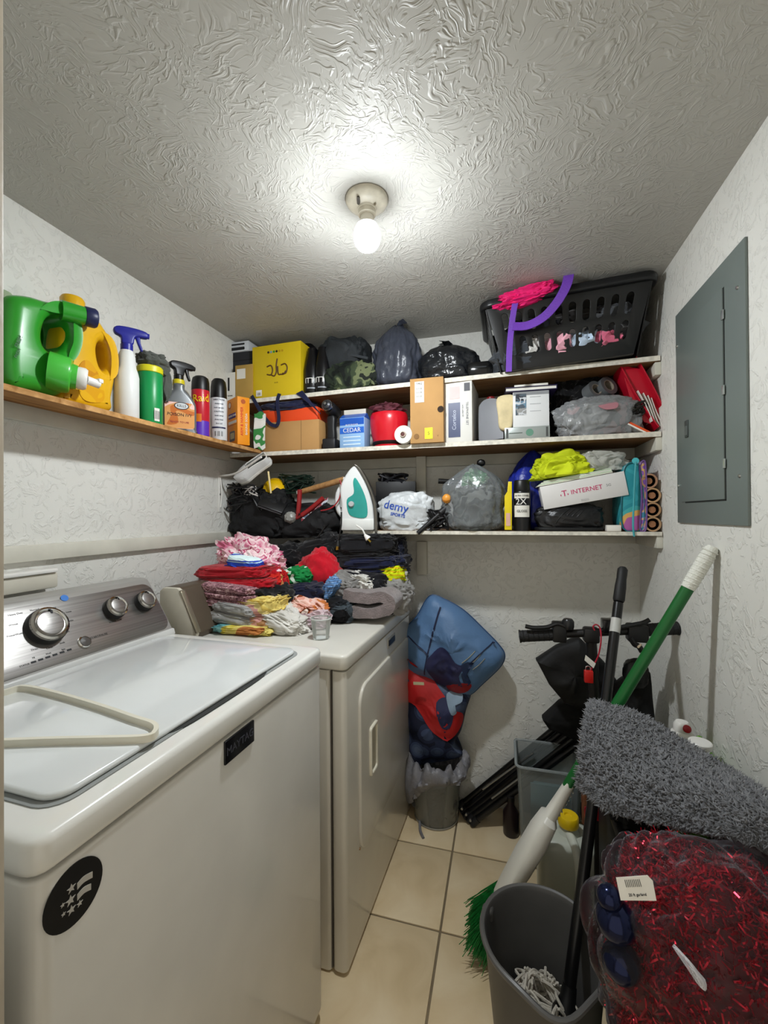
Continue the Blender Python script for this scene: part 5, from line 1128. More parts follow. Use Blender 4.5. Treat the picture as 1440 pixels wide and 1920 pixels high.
o = MB().blob((0, 0, 0), (.17, .12, .095), 133, .2, 1.8, .75, 5, -.6, .35, 3, T(aty(1128, 866, 1.79).x, 1.82, aty(1128, 868, 1.79).z), .06).build('white_bag', film('cloudy_bag', 'cfd0c8', .62, .2, 16, .7)); tag(o, 'cloudy translucent plastic bag right of the neon cloth', 'plastic bag')
# small white box
carton('small_box', 'tiny white box on the shelf edge below the teal pouch', 'box', 1138, 1165, 985, ZL, 1.735, .04, PAPER)
# teal and rainbow glitter pouches, brown paper tubes
def pouch(name, label, pts, y0, y1, mat, trim, nm):
    r = thing(name, label, 'pouch', (aty(pts[0][0], pts[0][1], y0).x, (y0+y1)/2, ZL+.0005))
    o = sm2([((lambda p: (p.x, p.z))(aty(a, b, y0))) for a, b in pts], 4); o = [(a, max(b, ZL+.001)) for a, b in o]
    MB().slab(o, y1-y0, .006, (), T(0, (y0+y1)/2, 0) @ FRONT).build('pouch_body', mat, r)
    MB().tube([(a, y0-.001, b) for a, b in o], .003, 6, True).build('zip', trim, r); return r
tealp = pattern('teal_rainbow', ['2f8d98', '3a9aa4', '2f8d98', '49a8a8', 'd8a860', 'b060a0'], 7, 'noise', .4, 40)
r = pouch('zip_pouch', 'teal zip pouch with rainbow print at the shelf end', ((1168, 990), (1166, 920), (1170, 880), (1182, 868), (1198, 874), (1206, 920), (1204, 990)), 1.74, 1.88, tealp, M('1a6a76', .4), 't')
MB().lathe([(.011, -.002), (.012, .0), (.011, .003), (0, .004)], 18, T(aty(1192, 864, 1.735).x, 1.738, aty(1192, 864, 1.735).z) @ RX(PI/2)).build('zip_charm', M('4fb8c0', .35), r)
MB().tube(smooth_path([aty(x, y, 1.722) for x, y in ((1192, 866), (1190, 900), (1188, 950), (1187, 985), (1189, 1006))], 4), .0035, 6).build('cord', M('3fa0a8', .5), r)
glit = pattern('rainbow_glitter', ['7a4a9a', 'b06aa8', '8a5ab0', 'd8b070', 'c9a0c8', '4a90b0'], 26, 'noise', .35, 120)
pouch('zip_pouch', 'glittery rainbow zip pouch between the teal pouch and the paper tubes', ((1200, 992), (1203, 930), (1199, 880), (1203, 866), (1210, 870), (1212, 930), (1211, 992)), 1.737, 1.87, glit, M('6a4a8a', .4), 'g')
for k in range(4):
    rr = .0265; z = ZL+rr+.0005+k*(2*rr*.98); x = XR-rr-.004-(.010 if k == 3 else 0)
    o = thing('paper_tube', ['brown cardboard tube at the bottom of the stack of four', 'brown cardboard tube second from the bottom of the stack', 'brown cardboard tube third from the bottom of the stack', 'brown cardboard tube on top of the stack of four'][k], 'tube', (x, 1.735, z), group='cardboard tubes stacked at the shelf end')
    MB().lathe([(rr*.80, 0), (rr, 0), (rr, .25), (rr*.80, .25), (rr*.80, 0)], 26, RX(-PI/2)).build('tube_wall', M(['b08d68', 'a8835e', 'b59068', 'a67c60'][k], .75, var=.1), o, local=True)
    MB().lathe([(rr*.79, .008), (rr*.45, .008), (rr*.42, .03), (0, .03)], 22, RX(-PI/2)).build('inner_roll', M('9a6a48', .8, var=.2), o, local=True)
# ================================================================== the heap of clothes on the dryer
def yfront(px): return 1.215+max(0, px-400)*.00118      # front of the heap runs aslant over the dryer top
def garment(label, x0, x1, yt, yb, back, depth, mat, seed, layers=1, fold=.3, ff=2.4, ex=.75, amp=.15, rot=0, name='garment', fine=.04, an=(1.0, 1.4, 2.6)):
    """one piece of clothing: its outline in the photo, how far it sits behind the front of the heap, its depth, folded layers"""
    y = yfront((x0+x1)/2)+back
    a = aty(x0, (yt+yb)/2, y); b = aty(x1, (yt+yb)/2, y); t_ = aty((x0+x1)/2, yt, y); q = aty((x0+x1)/2, yb, y)
    z0 = max(q.z, ZDR+.002); h = t_.z-z0; cx = (a.x+b.x)/2; w = b.x-a.x; mb = MB()
    for k in range(layers):
        hl = h/layers; off = .008*math.sin(seed+k*2.1)
        mb.blob((0, 0, 0), (w*(1-.05*(k % 2)), depth, hl*1.2), seed+k*.37, amp if layers == 1 else amp*.5, 1.8, ex if layers == 1 else .5, 5, None, fold*.75 if layers == 1 else fold*.35, ff, T(cx+off, y+depth*.42, z0+hl*(k+.5)) @ RY(-rot) @ RZ(.05*math.sin(seed*3+k)), fine, an)
    mb.v = [Vector((v.x, v.y, max(v.z, ZDR+.0015))) for v in mb.v]
    o = mb.build(name, mat, angle=60); tag(o, label, 'clothing', 'clothes heaped on the dryer'); return o
blkc = cloth('0d0d10', var=.3); navy = cloth('12162e', var=.25); redc = cloth('a80f1e', var=.15)
garment('black clothes at the bottom of the heap against the dryer console', 378, 520, 1100, 1192, 0.05, 0.26, blkc, 201, 1, .3)
garment('dark heap core of black trousers behind the grey towel', 560, 745, 1075, 1160, 0.1, 0.22, cloth('15151a'), 202, 1, .25)
garment('black hooded top bunched below the duffel bag', 478, 565, 1030, 1110, 0.26, 0.2, blkc, 203, 1, .35)
garment('yellow and teal printed cloth at the very bottom near the washer', 392, 500, 1176, 1200, -0.01, 0.12, pattern('teal_yellow_print', ['5b9aa0', '7fb0ac', 'c9b84a', 'd8c870', 'b0703a'], 9, 'noise'), 204, 1, .3, 2.5, .6)
garment('pale yellow child blanket with pink printed figures', 408, 522, 1126, 1194, 0.01, 0.16, pattern('yellow_child_print', ['d8c06a', 'dcc874', 'd6b95c', 'e2cf8a', 'cf9a92', 'b0825a'], 12, 'noise', .9, 60, .6), 205, 2, .5, 2.4, .7, .25, .12)
garment('light grey tee shirt folded under the pink fleece', 388, 482, 1132, 1172, 0.03, 0.14, cloth('9b9a98'), 206, 2, .4, 2.4, .6, .12, -.12)
garment('peach printed top poking out beside the yellow blanket', 458, 512, 1115, 1140, 0.04, 0.1, pattern('peach_print', ['e0a060', 'e8b880', 'd88a60', 'c95a50'], 30), 207, 1, .4, 3)
garment('fuzzy mottled pink and brown blanket folded in layers', 360, 476, 1098, 1138, 0.06, 0.18, pattern('mottled_fleece', ['6a4a50', '8a6068', 'b48a90', '7a5258', 'c8a4a6'], 70, 'noise', .95, 120), 208, 3, .4, 2.4, .6, .12, -.06)
garment('dark red folded sweatpants on the left side of the heap', 358, 500, 1064, 1106, 0.1, 0.18, redc, 209, 2, .35, 2.2, .6, .12, .03)
garment('red and orange printed shirt below the pink floral cloth', 468, 520, 1074, 1118, 0.07, 0.12, pattern('red_orange_print', ['b0141e', 'c0281e', 'a80f1e', 'e2a060', 'd98a50'], 16, 'noise', .9, 60, .4), 210, 1, .35, 2.4)
flo = pattern('pink_floral', ['c86f8a', 'd898a8', 'e6c0c6', 'ecd6d6', 'b84a70', 'e4b8c0'], 26, 'noise', .9, 60, .6)
garment('pink floral cloth crumpled at the top of the left heap', 392, 512, 1020, 1092, 0.17, 0.18, flo, 211, 1, .5, 2.4, .85, .3, -.35)
garment('pink floral corner hanging over the blue cloth', 440, 512, 1040, 1098, 0.1, 0.1, flo, 212, 1, .45, 2.6, .8, .25, -.55)
garment('blue folded cloth with white and mint stripes', 416, 480, 1046, 1088, 0.09, 0.12, pattern('blue_stripe', ['2a48b8', '2a48b8', '2f52c4', 'bfe0e8', '2a48b8', 'd8ecec'], 5, 'wave_z', .9, 60, 2.5), 213, 2, .4, 2.4, .7, .15, -.2)
garment('green shirt with white print in the middle of the heap', 516, 574, 1070, 1112, 0.12, 0.14, pattern('green_print', ['167a3c', '167a3c', '1a8442', '15703a', 'd0e4d4'], 20, 'noise'), 214, 1, .35, 2.4, .75)
nv = garment('navy shirt with a small white monogram', 500, 592, 1098, 1142, 0.08, 0.18, navy, 215, 1, .25, 2.2, .7)
yq = yfront(546)+.08-.014; p = aty(553, 1121, yq); text('Si', .018, WHITE_P, nv, T(p.x, yq, p.z) @ FRONT)
garment('bright red jacket wedged between the black sweater and green shirt', 548, 625, 1040, 1128, 0.14, 0.16, cloth('c01426', var=.12), 216, 1, .3, 2.2, .8, .2, .45)
garment('black jacket draped above the red jacket', 545, 640, 1012, 1062, 0.22, 0.16, cloth('141416'), 217, 1, .35, 2.4, .7, .2, .3)
garment('big black sweater folded on top of the right heap', 612, 742, 1004, 1072, 0.14, 0.22, cloth('17171a', var=.25), 218, 2, .6, 2.2, .6, .2, .03)
garment('navy trousers folded under the black sweater', 618, 756, 1046, 1090, 0.12, 0.24, cloth('141a36'), 219, 2, .5, 2.2, .6, .15, .06)
garment('dark navy sleeve hanging at the right end of the heap', 715, 756, 1012, 1076, 0.14, 0.14, cloth('111527'), 220, 1, .35, 2.4, .8, .2)
garment('blue and white striped sock beside the grey tee', 596, 622, 1084, 1132, 0.06, 0.1, pattern('sock_stripe', ['5f86b4', '8fb0d4', '2a3a66', '5f86b4'], 14, 'wave_z', .9, 60, 1.5), 221, 1, .35, 2.4, .75, .2, -.6)
garment('marled grey tee shirt bunched above the towel', 604, 668, 1080, 1132, 0.07, 0.14, cloth('7f7d7a', var=.25, vs=60), 222, 1, .4, 2.4, .75, .2, -.2)
garment('white crumpled cloth on the right heap', 644, 702, 1080, 1116, 0.06, 0.14, cloth('d5d3cc'), 223, 1, .5, 2.6, .75, .25, -.2)
garment('neon yellow and orange safety vest folded on the right heap', 690, 758, 1068, 1104, 0.06, 0.14, pattern('safety_vest', ['d4e010', 'd4e010', 'e0641c', 'd4e010', 'c8d810'], 8, 'wave_z', .8, 60, 2.0, (1, 1, 1.4)), 224, 1, .3, 2.2, .65, .15, .32)
garment('light grey fleece hoodie hanging over the dryer end', 694, 770, 1088, 1152, 0.03, 0.16, cloth('8d8b88', var=.15), 225, 1, .35, 2.2, .8, .2, -.25)
garment('dark grey and black leggings under the towel', 594, 660, 1128, 1168, 0.0, 0.12, pattern('legging_print', ['121214', '1c1e22', '3e464c', '121214'], 8, 'noise'), 226, 1, .35, 2.4, .7)
# taupe plush towel folded in half, fold to the right
pt = [aty(x, y, 1.50) for x, y in ((654, 1148), (680, 1151), (706, 1150), (723, 1144), (729, 1134), (722, 1124), (704, 1121), (676, 1122), (642, 1117))]
tw = MB().ribbon([Vector((p.x, 1.60, p.z)) for p in smooth_path(pt, 5)], .19, .040, (0, 1, 0)).bev(.017, 4, 35)
rs = random.Random(3)
tw.v = [Vector((v.x, v.y, max(ZDR+.002, v.z)))+Vector((noise.noise(v*22), noise.noise(v*22+Vector((5, 0, 0))), noise.noise(v*22+Vector((0, 5, 0)))))*.006 for v in tw.v]
tw.v = [Vector((v.x, v.y, max(ZDR+.002, v.z))) for v in tw.v]
tag(tw.build('plush_towel', M('7d7170', .95, var=.2, vs=40, bs=240, bst=.9, bd=.006, sheen=.5), angle=0), 'taupe plush towel folded in half on the front edge of the dryer', 'towel')
garment('printed orange and pink child shirt by the clear cup', 530, 606, 1130, 1172, -0.01, 0.12, pattern('child_shirt', ['c0703a', 'e0b0a0', 'e8c4b8', 'd89a8a', '7a3a1c', 'e4cfc4'], 18, 'noise', .9, 60, .5), 230, 1, .4, 2.6, .7, .2, -.25)
garment('pale lilac cloth crumpled behind the clear cup', 556, 612, 1150, 1192, -0.05, 0.1, pattern('lilac_print', ['b49aa0', 'c8b0b4', 'd4c2c4', 'b8a0a8'], 20), 231, 1, .45, 2.6, .75)
garment('white ribbed towel spilling towards the washer', 478, 570, 1156, 1206, -0.06, 0.12, cloth('cfccc4', bs=90), 232, 1, .5, 2.6, .75, .25, -.3)
garment('white sock beside the white ribbed towel', 516, 552, 1140, 1182, -0.02, 0.08, cloth('d2d0ca'), 233, 1, .4, 2.6, .8, .2, .7)
# clear bottle neck poking out of the heap
p = aty(747, 1078, 1.72)
r = thing('plastic_bottle', 'clear plastic bottle poking out behind the safety vest', 'bottle', (p.x, 1.73, p.z-.06), rot=(0, .35, 0))
MB().lathe([(0, -.05), (.024, -.05), (.024, .03), (.012, .055), (.011, .066), (0, .066)], 20).build('bottle_body', film('clear_bottle', 'cfd2c8', .35, .1, 8, .1), r, local=True); MB().lathe([(.0125, .066), (.0125, .08), (0, .08)], 18).build('cap', WHITE_P, r, local=True)
# ================================================================== on the floor by the far wall
def px2(pts, n=4): return [(p.x, p.y) for p in smooth_path([(a, b, 0) for a, b in pts], n, True)]
def xzo(pts, y): return [((lambda p: (p.x, p.z))(aty(a, b, y))) for a, b in pts]
# clear bin with a grey liner bag
bc = Vector((-.298, 1.885, 0)); BR, BHh = .112, .205
r = thing('waste_bin', 'clear plastic waste bin lined with a crumpled grey bag', 'bin', (bc.x, bc.y, .0005))
MB().lathe([(0, .002), (BR*.82, .002), (BR*.84, .006), (BR, BHh), (BR-.003, BHh), (BR*.82, .008), (0, .006)], 40).build('bin_wall', film('bin_plastic', '9a9c98', .30, .12, 8, .05), r, local=True)
MB().lathe([(BR*.835, .0), (BR*.86, .004), (BR*.855, .010), (BR*.83, .008), (BR*.835, 0)], 40).build('base_ring', M('8f8d86', .35), r, local=True)
linr = M('77767a', .4, var=.2, bs=24, bst=.7, bd=.012)
def ruff(u, v):
    a = 2*PI*u; n1 = noise.noise(Vector((math.cos(a)*3, math.sin(a)*3, v*2.5+3))); n2 = abs(noise.noise(Vector((math.cos(a)*7, math.sin(a)*7, v*4))))
    side_ = max(0, math.cos(a-3.5))**3
    if v < .5: rr = BR*.72+BR*.30*v/.5+.030*(n2-.2); z = BHh-.03+.085*math.sin(v/.5*PI/2)+.05*n1*v*2+.03*n2
    else: t = (v-.5)/.5; rr = BR*1.02+.022*math.sin(t*PI)+.020*n1+.035*n2*t; z = BHh+.055-(.065+.13*side_)*t+.05*n1*(1-t)+.02*n2
    return (rr*math.cos(a), min(rr*math.sin(a), .095), z)
MB().sheet(ruff, 110, 18, .0015).build('liner_bag', linr, r, local=True)
MB().blob((0, 0, .09), (BR*1.62, BR*1.62, .17), 301, .15, 2, .8, 5, -.95, .3, 3, None, .05).build('contents', M('4b4c4c', .5, var=.4, vs=12, bs=24, bst=.6), r, local=True)
MB().tube(smooth_path([(bc.x-.06, bc.y-.07, .012), (bc.x-.05, bc.y-.115, .006), (bc.x-.03, bc.y-.15, .004)], 4), .006, 6).build('liner_tail', linr, r)
# sleeping bag stuffed behind, blue pillow on top
Yp = 1.885
r = thing('sleeping_bag', 'rolled red and navy child sleeping bag standing in the waste bin', 'sleeping bag', (-.30, Yp, .27))
ob = xzo([(p.x, p.y) for p in smooth_path([(752, 1235, 0), (790, 1250, 0), (850, 1290, 0), (882, 1300, 0), (872, 1340, 0), (864, 1375, 0), (850, 1402, 0), (866, 1424, 0), (820, 1436, 0), (770, 1436, 0), (752, 1380, 0), (748, 1300, 0)], 5, True)], 1.86)
cell = pattern('navy_cell_quilt', ['55627a', '4a5670', '3d4863', '262d45', '161a2c'], 13, 'voronoi', .6, 40)
mb = MB().cushion(ob, .17, T(0, 1.90, 0) @ FRONT, 3, 14, .5, .10); bq = surface(mb); mb.build('quilt', cell, r)
redq = M('b01a1c', .55, var=.15, bs=40, bst=.4)
def px2(pts, n=4): return [(p.x, p.y) for p in smooth_path([(a, b, 0) for a, b in pts], n, True)]
conform(bq, px2([(752, 1238), (786, 1252), (826, 1300), (848, 1330), (866, 1345), (862, 1372), (838, 1392), (806, 1365), (778, 1325), (752, 1310)]), 1.82, redq, r, 'red_panel', .004, 14)
conform(bq, px2([(818, 1318), (840, 1312), (850, 1340), (842, 1368), (826, 1360)]), 1.82, M('22264a', .6, var=.15), r, 'navy_panel', .0055, 10)
conform(bq, px2([(836, 1305), (862, 1302), (866, 1318), (850, 1326), (856, 1338), (846, 1340)]), 1.82, M('7f93a6', .55, var=.15), r, 'pale_panel', .007, 10)
tag(MB().ribbon([aty(775, 1281, 1.775), aty(795, 1282, 1.775)], .012, .002, (0, 0, 1)).build('care_tag', M('b9b48f', .6), r), 'pale care tag')
r = thing('pillow', 'slate blue child pillow with navy seams propped against the far wall', 'pillow', (-.22, Yp, .54))
po = [(p.x, p.y) for p in smooth_path([(803, 1121, 0), (832, 1128, 0), (868, 1149, 0), (905, 1184, 0), (934, 1214, 0), (946, 1234, 0), (938, 1256, 0), (905, 1288, 0), (876, 1311, 0), (840, 1300, 0), (800, 1280, 0), (756, 1262, 0), (752, 1195, 0), (778, 1160, 0)], 5, True)]
ob = xzo(po, 1.85)
psl = M('56779f', .5, var=.10, vs=5, bs=14, bst=.5, bd=.012); pnv = M('1d2340', .55, var=.15)
mb = MB().cushion(ob, .19, T(0, 1.895, 0) @ FRONT, 7, 18, .55, .10, 4); bq = surface(mb); mb.build('pillow_body', psl, r)
MB().tube([(a, 1.895, b) for a, b in ob], .004, 6, True).build('piping', M('24466e', .5), r)
for ln in ([(826, 1138), (820, 1160), (812, 1190), (806, 1215), (800, 1245), (797, 1262)], [(766, 1192), (785, 1206), (800, 1218), (806, 1225)], [(884, 1236), (905, 1218), (928, 1204)]): conform_line(bq, ln, 1.85, .009, pnv, r, 'seam')
conform(bq, px2([(800, 1240), (812, 1222), (828, 1208), (842, 1214), (856, 1236), (872, 1244), (862, 1262), (868, 1284), (846, 1280), (826, 1292), (812, 1270)], 3), 1.85, M('23264c', .55, var=.25), r, 'navy_print', .004, 14)
conform(bq, px2([(838, 1282), (860, 1275), (884, 1280), (878, 1294), (856, 1301), (842, 1295)], 3), 1.85, M('8f171c', .55, var=.2), r, 'red_print', .004, 12)
conform(bq, px2([(866, 1240), (890, 1236), (876, 1256), (884, 1276), (872, 1282)], 2), 1.85, M('1c2d4e', .55, var=.2), r, 'navy_print', .004, 10)
for q_ in ([(868, 1236), (892, 1216)], [(878, 1244), (902, 1222)], [(888, 1250), (910, 1230)]): conform_line(bq, [q_[0], ((q_[0][0]+q_[1][0])/2, (q_[0][1]+q_[1][1])/2+1), q_[1]], 1.85, .006, M('9a937c', .6, var=.2), r, 'pale_print')
# bundle of black canopy poles leaning into the corner
r = thing('folded_canopy', 'bundle of black folded canopy poles leaning along the far wall', 'folded canopy', (-.19, 1.88, .0))
pm = M('0c0c0d', .3, var=.2); al = M('9a9a98', .3, .9)
for k, (bx, by, tx, ty, yb_, yt_, rr) in enumerate(((862, 1511, 1118, 1302, 1.935, 1.93, .0125), (868, 1522, 1122, 1316, 1.915, 1.92, .012), (873, 1533, 1120, 1334, 1.895, 1.905, .013), (879, 1541, 1116, 1352, 1.875, 1.895, .012), (886, 1548, 1112, 1374, 1.86, 1.885, .013), (905, 1522, 1100, 1378, 1.935, 1.95, .010), (930, 1490, 1098, 1345, 1.95, 1.955, .010))):
    a = aty(bx, by, yb_); a.z = max(a.z, .015); b = aty(tx, ty, yt_)
    po = MB().rod(a, b, rr, 12).build('pole', pm, r)
    MB().rod(a-(b-a).normalized()*.006, a+(b-a).normalized()*.03, rr*1.25, 12).build('end_cap', M('141416', .5), po)
for (bx, by, tx, ty, y_) in ((905, 1480, 1000, 1412, 1.868), (922, 1497, 1000, 1440, 1.852)):
    MB().rod(aty(bx, by, y_), aty(tx, ty, y_), .0045, 10).build('inner_rod', al, r)
for k in range(3): q = aty(866+8*k, 1516+11*k, 1.865-.01*k); MB().lathe([(.005, -.004), (.005, .004), (0, .005)], 10, T(q) @ RX(PI/2)).build('rivet', al, r)
# black cloth covers and folded chair around the scooter stem
def drape(name, label, pts, y, th, mat, seed, cat='bag', puff=.22):
    """soft flat-sided bag with a crisp outline"""
    n_ = len(pts); dense = []
    for k in range(n_):
        a, b = pts[k], pts[(k+1) % n_]
        for t in (0, .25, .5, .75): dense.append((a[0]+(b[0]-a[0])*t, a[1]+(b[1]-a[1])*t))
    ob = xzo(dense, y)
    o = MB().cushion(ob, th, T(0, y+th/2, 0) @ FRONT, seed, 10, puff, .22, 5).build(name, mat); tag(o, label, cat); return o
bk = M('0a0a0b', .7, var=.3, bs=40, bst=.4)
drape('chair_bag', 'black square nylon bag hanging left of the scooter stem', [(1006, 1242), (1006, 1243), (1045, 1218), (1086, 1200), (1090, 1201), (1138, 1248), (1165, 1288), (1160, 1330), (1110, 1336), (1062, 1326), (1060, 1324), (1030, 1288)], 1.72, .09, bk, 21)
drape('canopy_cover', 'black cloth sleeve wrapped over the top of the canopy poles', [(1018, 1356), (1050, 1326), (1090, 1305), (1140, 1300), (1165, 1340), (1140, 1400), (1090, 1400), (1030, 1374)], 1.80, .10, M('070708', .85, var=.3), 22, 'cover')
drape('black_bag', 'black pointed bag standing in the corner behind the green broom', [(1150, 1300), (1176, 1282), (1222, 1264), (1224, 1266), (1232, 1340), (1236, 1420), (1160, 1420), (1145, 1360)], 1.66, .10, M('080809', .75, var=.3, bs=40), 23)
# electric scooter
Ys = 1.60
r = thing('kick_scooter', 'black folding scooter with brake levers parked against the far wall', 'scooter', (aty(1108, 1190, Ys).x, Ys, 0))
sc = M('121213', .45, var=.15); ctr = aty(1108, 1188, Ys); gl_, gr_ = aty(975, 1193, Ys), aty(1270, 1178, Ys)
MB().rod(gl_, gr_, .0135, 14).build('handlebar', sc, r)
for (a, b, nm_) in ((gl_, gl_+(gr_-gl_)*.23, 'grip'), (gr_-(gr_-gl_)*.23, gr_, 'grip')):
    g_ = MB().rod(a, b, .0205, 16); L_ = (b-a).length
    gg = g_.build(nm_, M('171718', .7, bs=160, bst=.6), r)
    for q in range(6): MB().lathe([(.0205, -.002), (.0216, 0), (.0205, .002)], 16, along(a+(b-a)*(.1+.15*q), b)).build('grip_ring', M('101011', .7), gg)
    e = a if a == gl_ else b; MB().lathe([(.022, -.003), (.023, 0), (.022, .003), (0, .004)], 16, along(e, e+(a-b if a == gl_ else b-a))).build('grip_end', M('0c0c0d', .6), gg)
def lever(pts): MB().tube(smooth_path([aty(x, y, Ys-.02) for x, y in pts], 5), [.007, .0075, .008, .0085, .009, .010][:1]*1 and .0075, 8).build('brake_lever', sc, r)
lever([(985, 1174), (1000, 1177), (1025, 1176), (1045, 1170), (1062, 1176)]); lever([(1218, 1162), (1205, 1168), (1185, 1172), (1165, 1176)])
for (x0, y0, x1, y1) in ((1036, 1168, 1060, 1200), (1178, 1172, 1210, 1200)): 
    a, b = aty(x0, y0, Ys-.02), aty(x1, y1, Ys+.02); MB().span((a.x, Ys-.024, b.z), (b.x, Ys+.024, a.z), .006).build('lever_clamp', sc, r)
q = aty(1065, 1168, Ys-.01); MB().lathe([(.018, -.02), (.020, -.012), (.020, .006), (.014, .014), (0, .016)], 18, T(q)).build('bell', M('18181a', .3), r)
a, b = aty(1128, 1160, Ys), aty(1162, 1186, Ys); MB().span((a.x, Ys-.022, b.z), (b.x, Ys+.022, a.z), .004).build('display', M('0d0d0f', .2), r)
MB().tube(smooth_path([aty(x, y, Ys-.02) for x, y in ((1182, 1195), (1190, 1208), (1198, 1212), (1204, 1222))], 4), .009, 8).build('throttle', sc, r); q = aty(1199, 1211, Ys-.032); MB().lathe([(.004, -.008), (.004, .008), (0, .009)], 8, T(q) @ RY(.7)).build('cable_end', M('c9b9a0', .3, .8), r)
st = Vector((ctr.x+.05, Ys+.08, .16))
MB().box((ctr.x, Ys, ctr.z-.004), (.05, .045, .05), .008).build('stem_clamp', sc, r)
MB().rod(st, (ctr.x, Ys, ctr.z-.02), .021, 18, .0175).build('stem', sc, r)
MB().lathe([(.04, -.016), (.075, -.018), (.085, -.008), (.085, .008), (.075, .018), (.04, .016), (.04, -.016)], 26, T(st.x, st.y-.04, .086) @ RY(PI/2)).build('front_wheel', M('0e0e0f', .7), r)
MB().box((st.x+.01, st.y+.135, .12), (.11, .23, .035), .008).build('deck', sc, r); MB().rod((st.x, st.y-.04, .09), st, .02, 12).build('fork', sc, r)
MB().blob((0, 0, 0), (.08, .06, .10), 331, .1, 2, .8, 4, None, .1, 3, T(*aty(1192, 1262, Ys+.06))).build('headlight_bag', sc, r)
# red cord, white tag and red padlock on the stem
o = thing('cable_lock', 'thin red cable with white tag and red padlock on the scooter stem', 'lock', aty(1104, 1278, Ys-.05))
yk = Ys-.042
MB().tube(smooth_path([aty(x, y, yk+(.02 if y < 1190 else 0)) for x, y in ((1115, 1182), (1112, 1175), (1118, 1171), (1125, 1178), (1127, 1200), (1123, 1225), (1117, 1240), (1110, 1252), (1106, 1262))], 5), .0026, 6).build('cable', M('a81830', .4), o)
decal([(a, b) for a, b in xzo([(1098, 1228), (1117, 1244), (1113, 1253), (1096, 1238)], yk-.004)], PAPER, o, T(0, yk-.004, 0) @ FRONT, 'tag', .0015)
a, b = aty(1095, 1256, yk), aty(1112, 1280, yk); MB().span((a.x, yk-.010, b.z), (b.x, yk+.008, a.z), .003).build('padlock', M('c3201c', .35), o); MB().tube(smooth_path([aty(x, y, yk) for x, y in ((1098, 1258), (1099, 1250), (1106, 1250), (1107, 1258))], 4), .002, 6).build('shackle', M('b9b9b9', .25, 1), o)
# clear storage tub
a, b = aty(969, 1434, 1.70), aty(1092, 1434, 1.70); r = thing('storage_tub', 'clear plastic storage tub with teal papers in front of the poles', 'storage tub', ((a.x+b.x)/2, 1.79, .0005))
w = b.x-a.x; hT = a.z; ft = film('tub_plastic', 'a3abab', .34, .12, 6, .05)
o_ = rrect(-w/2, -.10, w/2, .10, .02, 4); i_ = rrect(-w/2+.003, -.097, w/2-.003, .097, .018, 4)
mb = MB().slab(o_, hT-.004, 0, [i_], T(0, 0, hT/2+.002)).box((0, 0, .003), (w-.008, .19, .004))
mb.warp(lambda v: (v.x*(.86+.14*v.z/hT), v.y*(.86+.14*v.z/hT), v.z)); mb.build('tub_wall', ft, r, local=True)
MB().slab(rrect(-w/2-.008, -.108, w/2+.008, .108, .026, 4), .008, .002, [rrect(-w/2+.001, -.099, w/2-.001, .099, .018, 4)], T(0, 0, hT)).build('rim', film('tub_rim', 'a9b0b0', .42, .12, 6, .05), r, local=True)
MB().box((.0, -.03, hT*.40), (w*.55, .006, hT*.7), .001).box((.02, .02, hT*.36), (w*.6, .05, hT*.6), .004).build('papers', M('5f8488', .6, var=.2), r, local=True)
# brown stake and dark bottle
o = MB().rod(aty(1097, 1545, 1.50), aty(1092, 1382, 1.55), .009, 8); tag(o.build('wooden_stake', wood('stake_wood', '5a3322', '8a5a3a', 8, (8, 8, 2), .7)), 'thin reddish wooden stake behind the broom head', 'stake')
q = atz(955, 1545, 0); o = thing('dark_bottle', 'small dark bottle on the floor beside the clear tub', 'bottle', (aty(958, 1530, 1.86).x, 1.86, .0005)); MB().lathe([(0, 0), (.03, 0), (.032, .004), (.032, .09), (.014, .12), (.014, .14), (0, .14)], 20).build('bottle_body', M('1c1012', .3), o, local=True); MB().lathe([(.015, .138), (.015, .155), (0, .156)], 16).build('cap', BLACK_P, o, local=True)
# translucent white jug with yellow cap
r = thing('water_jug', 'translucent white jug with a yellow cap behind the grey bucket', 'jug', (.188, 1.455, .0005))
jm_ = M('b9bdb0', .35, var=.08, vs=4)
MB().blob((0, 0, .165), (.19, .15, .33), 351, .03, 1.2, .42, 5, -.98).build('jug_body', jm_, r, local=True)
MB().lathe([(.05, .30), (.03, .335), (.024, .345), (.024, .365)], 24).build('neck', jm_, r, local=True); MB().lathe([(.030, .352), (.031, .356), (.031, .378), (.028, .382), (.012, .382), (.010, .378), (0, .378)], 28).build('cap', M('d6b40e', .4), r, local=True)
MB().tube(smooth_path([(.0, -.02, .335), (.012, -.07, .325), (.018, -.093, .27), (.016, -.088, .19), (.014, -.06, .17)], 6), .013, 12).build('handle', M('c6c9bc', .35), r, local=True)
q = aty(1112, 1530, 1.36); o = thing('red_nozzle', 'red plastic hose nozzle hooked beside the yellow jug cap', 'nozzle', (q.x, 1.37, q.z-.02)); MB().box((0, 0, .02), (.045, .02, .03), .006).build('nozzle_body', M('b3122c', .4), o, local=True); MB().rod((0, 0, .03), (.012, 0, .06), .009, 12).build('spout', M('b3122c', .4), o, local=True); MB().box((.012, .004, -.14), (.014, .014, .28)).build('stem', M('1a1a1a', .5), o, local=True)
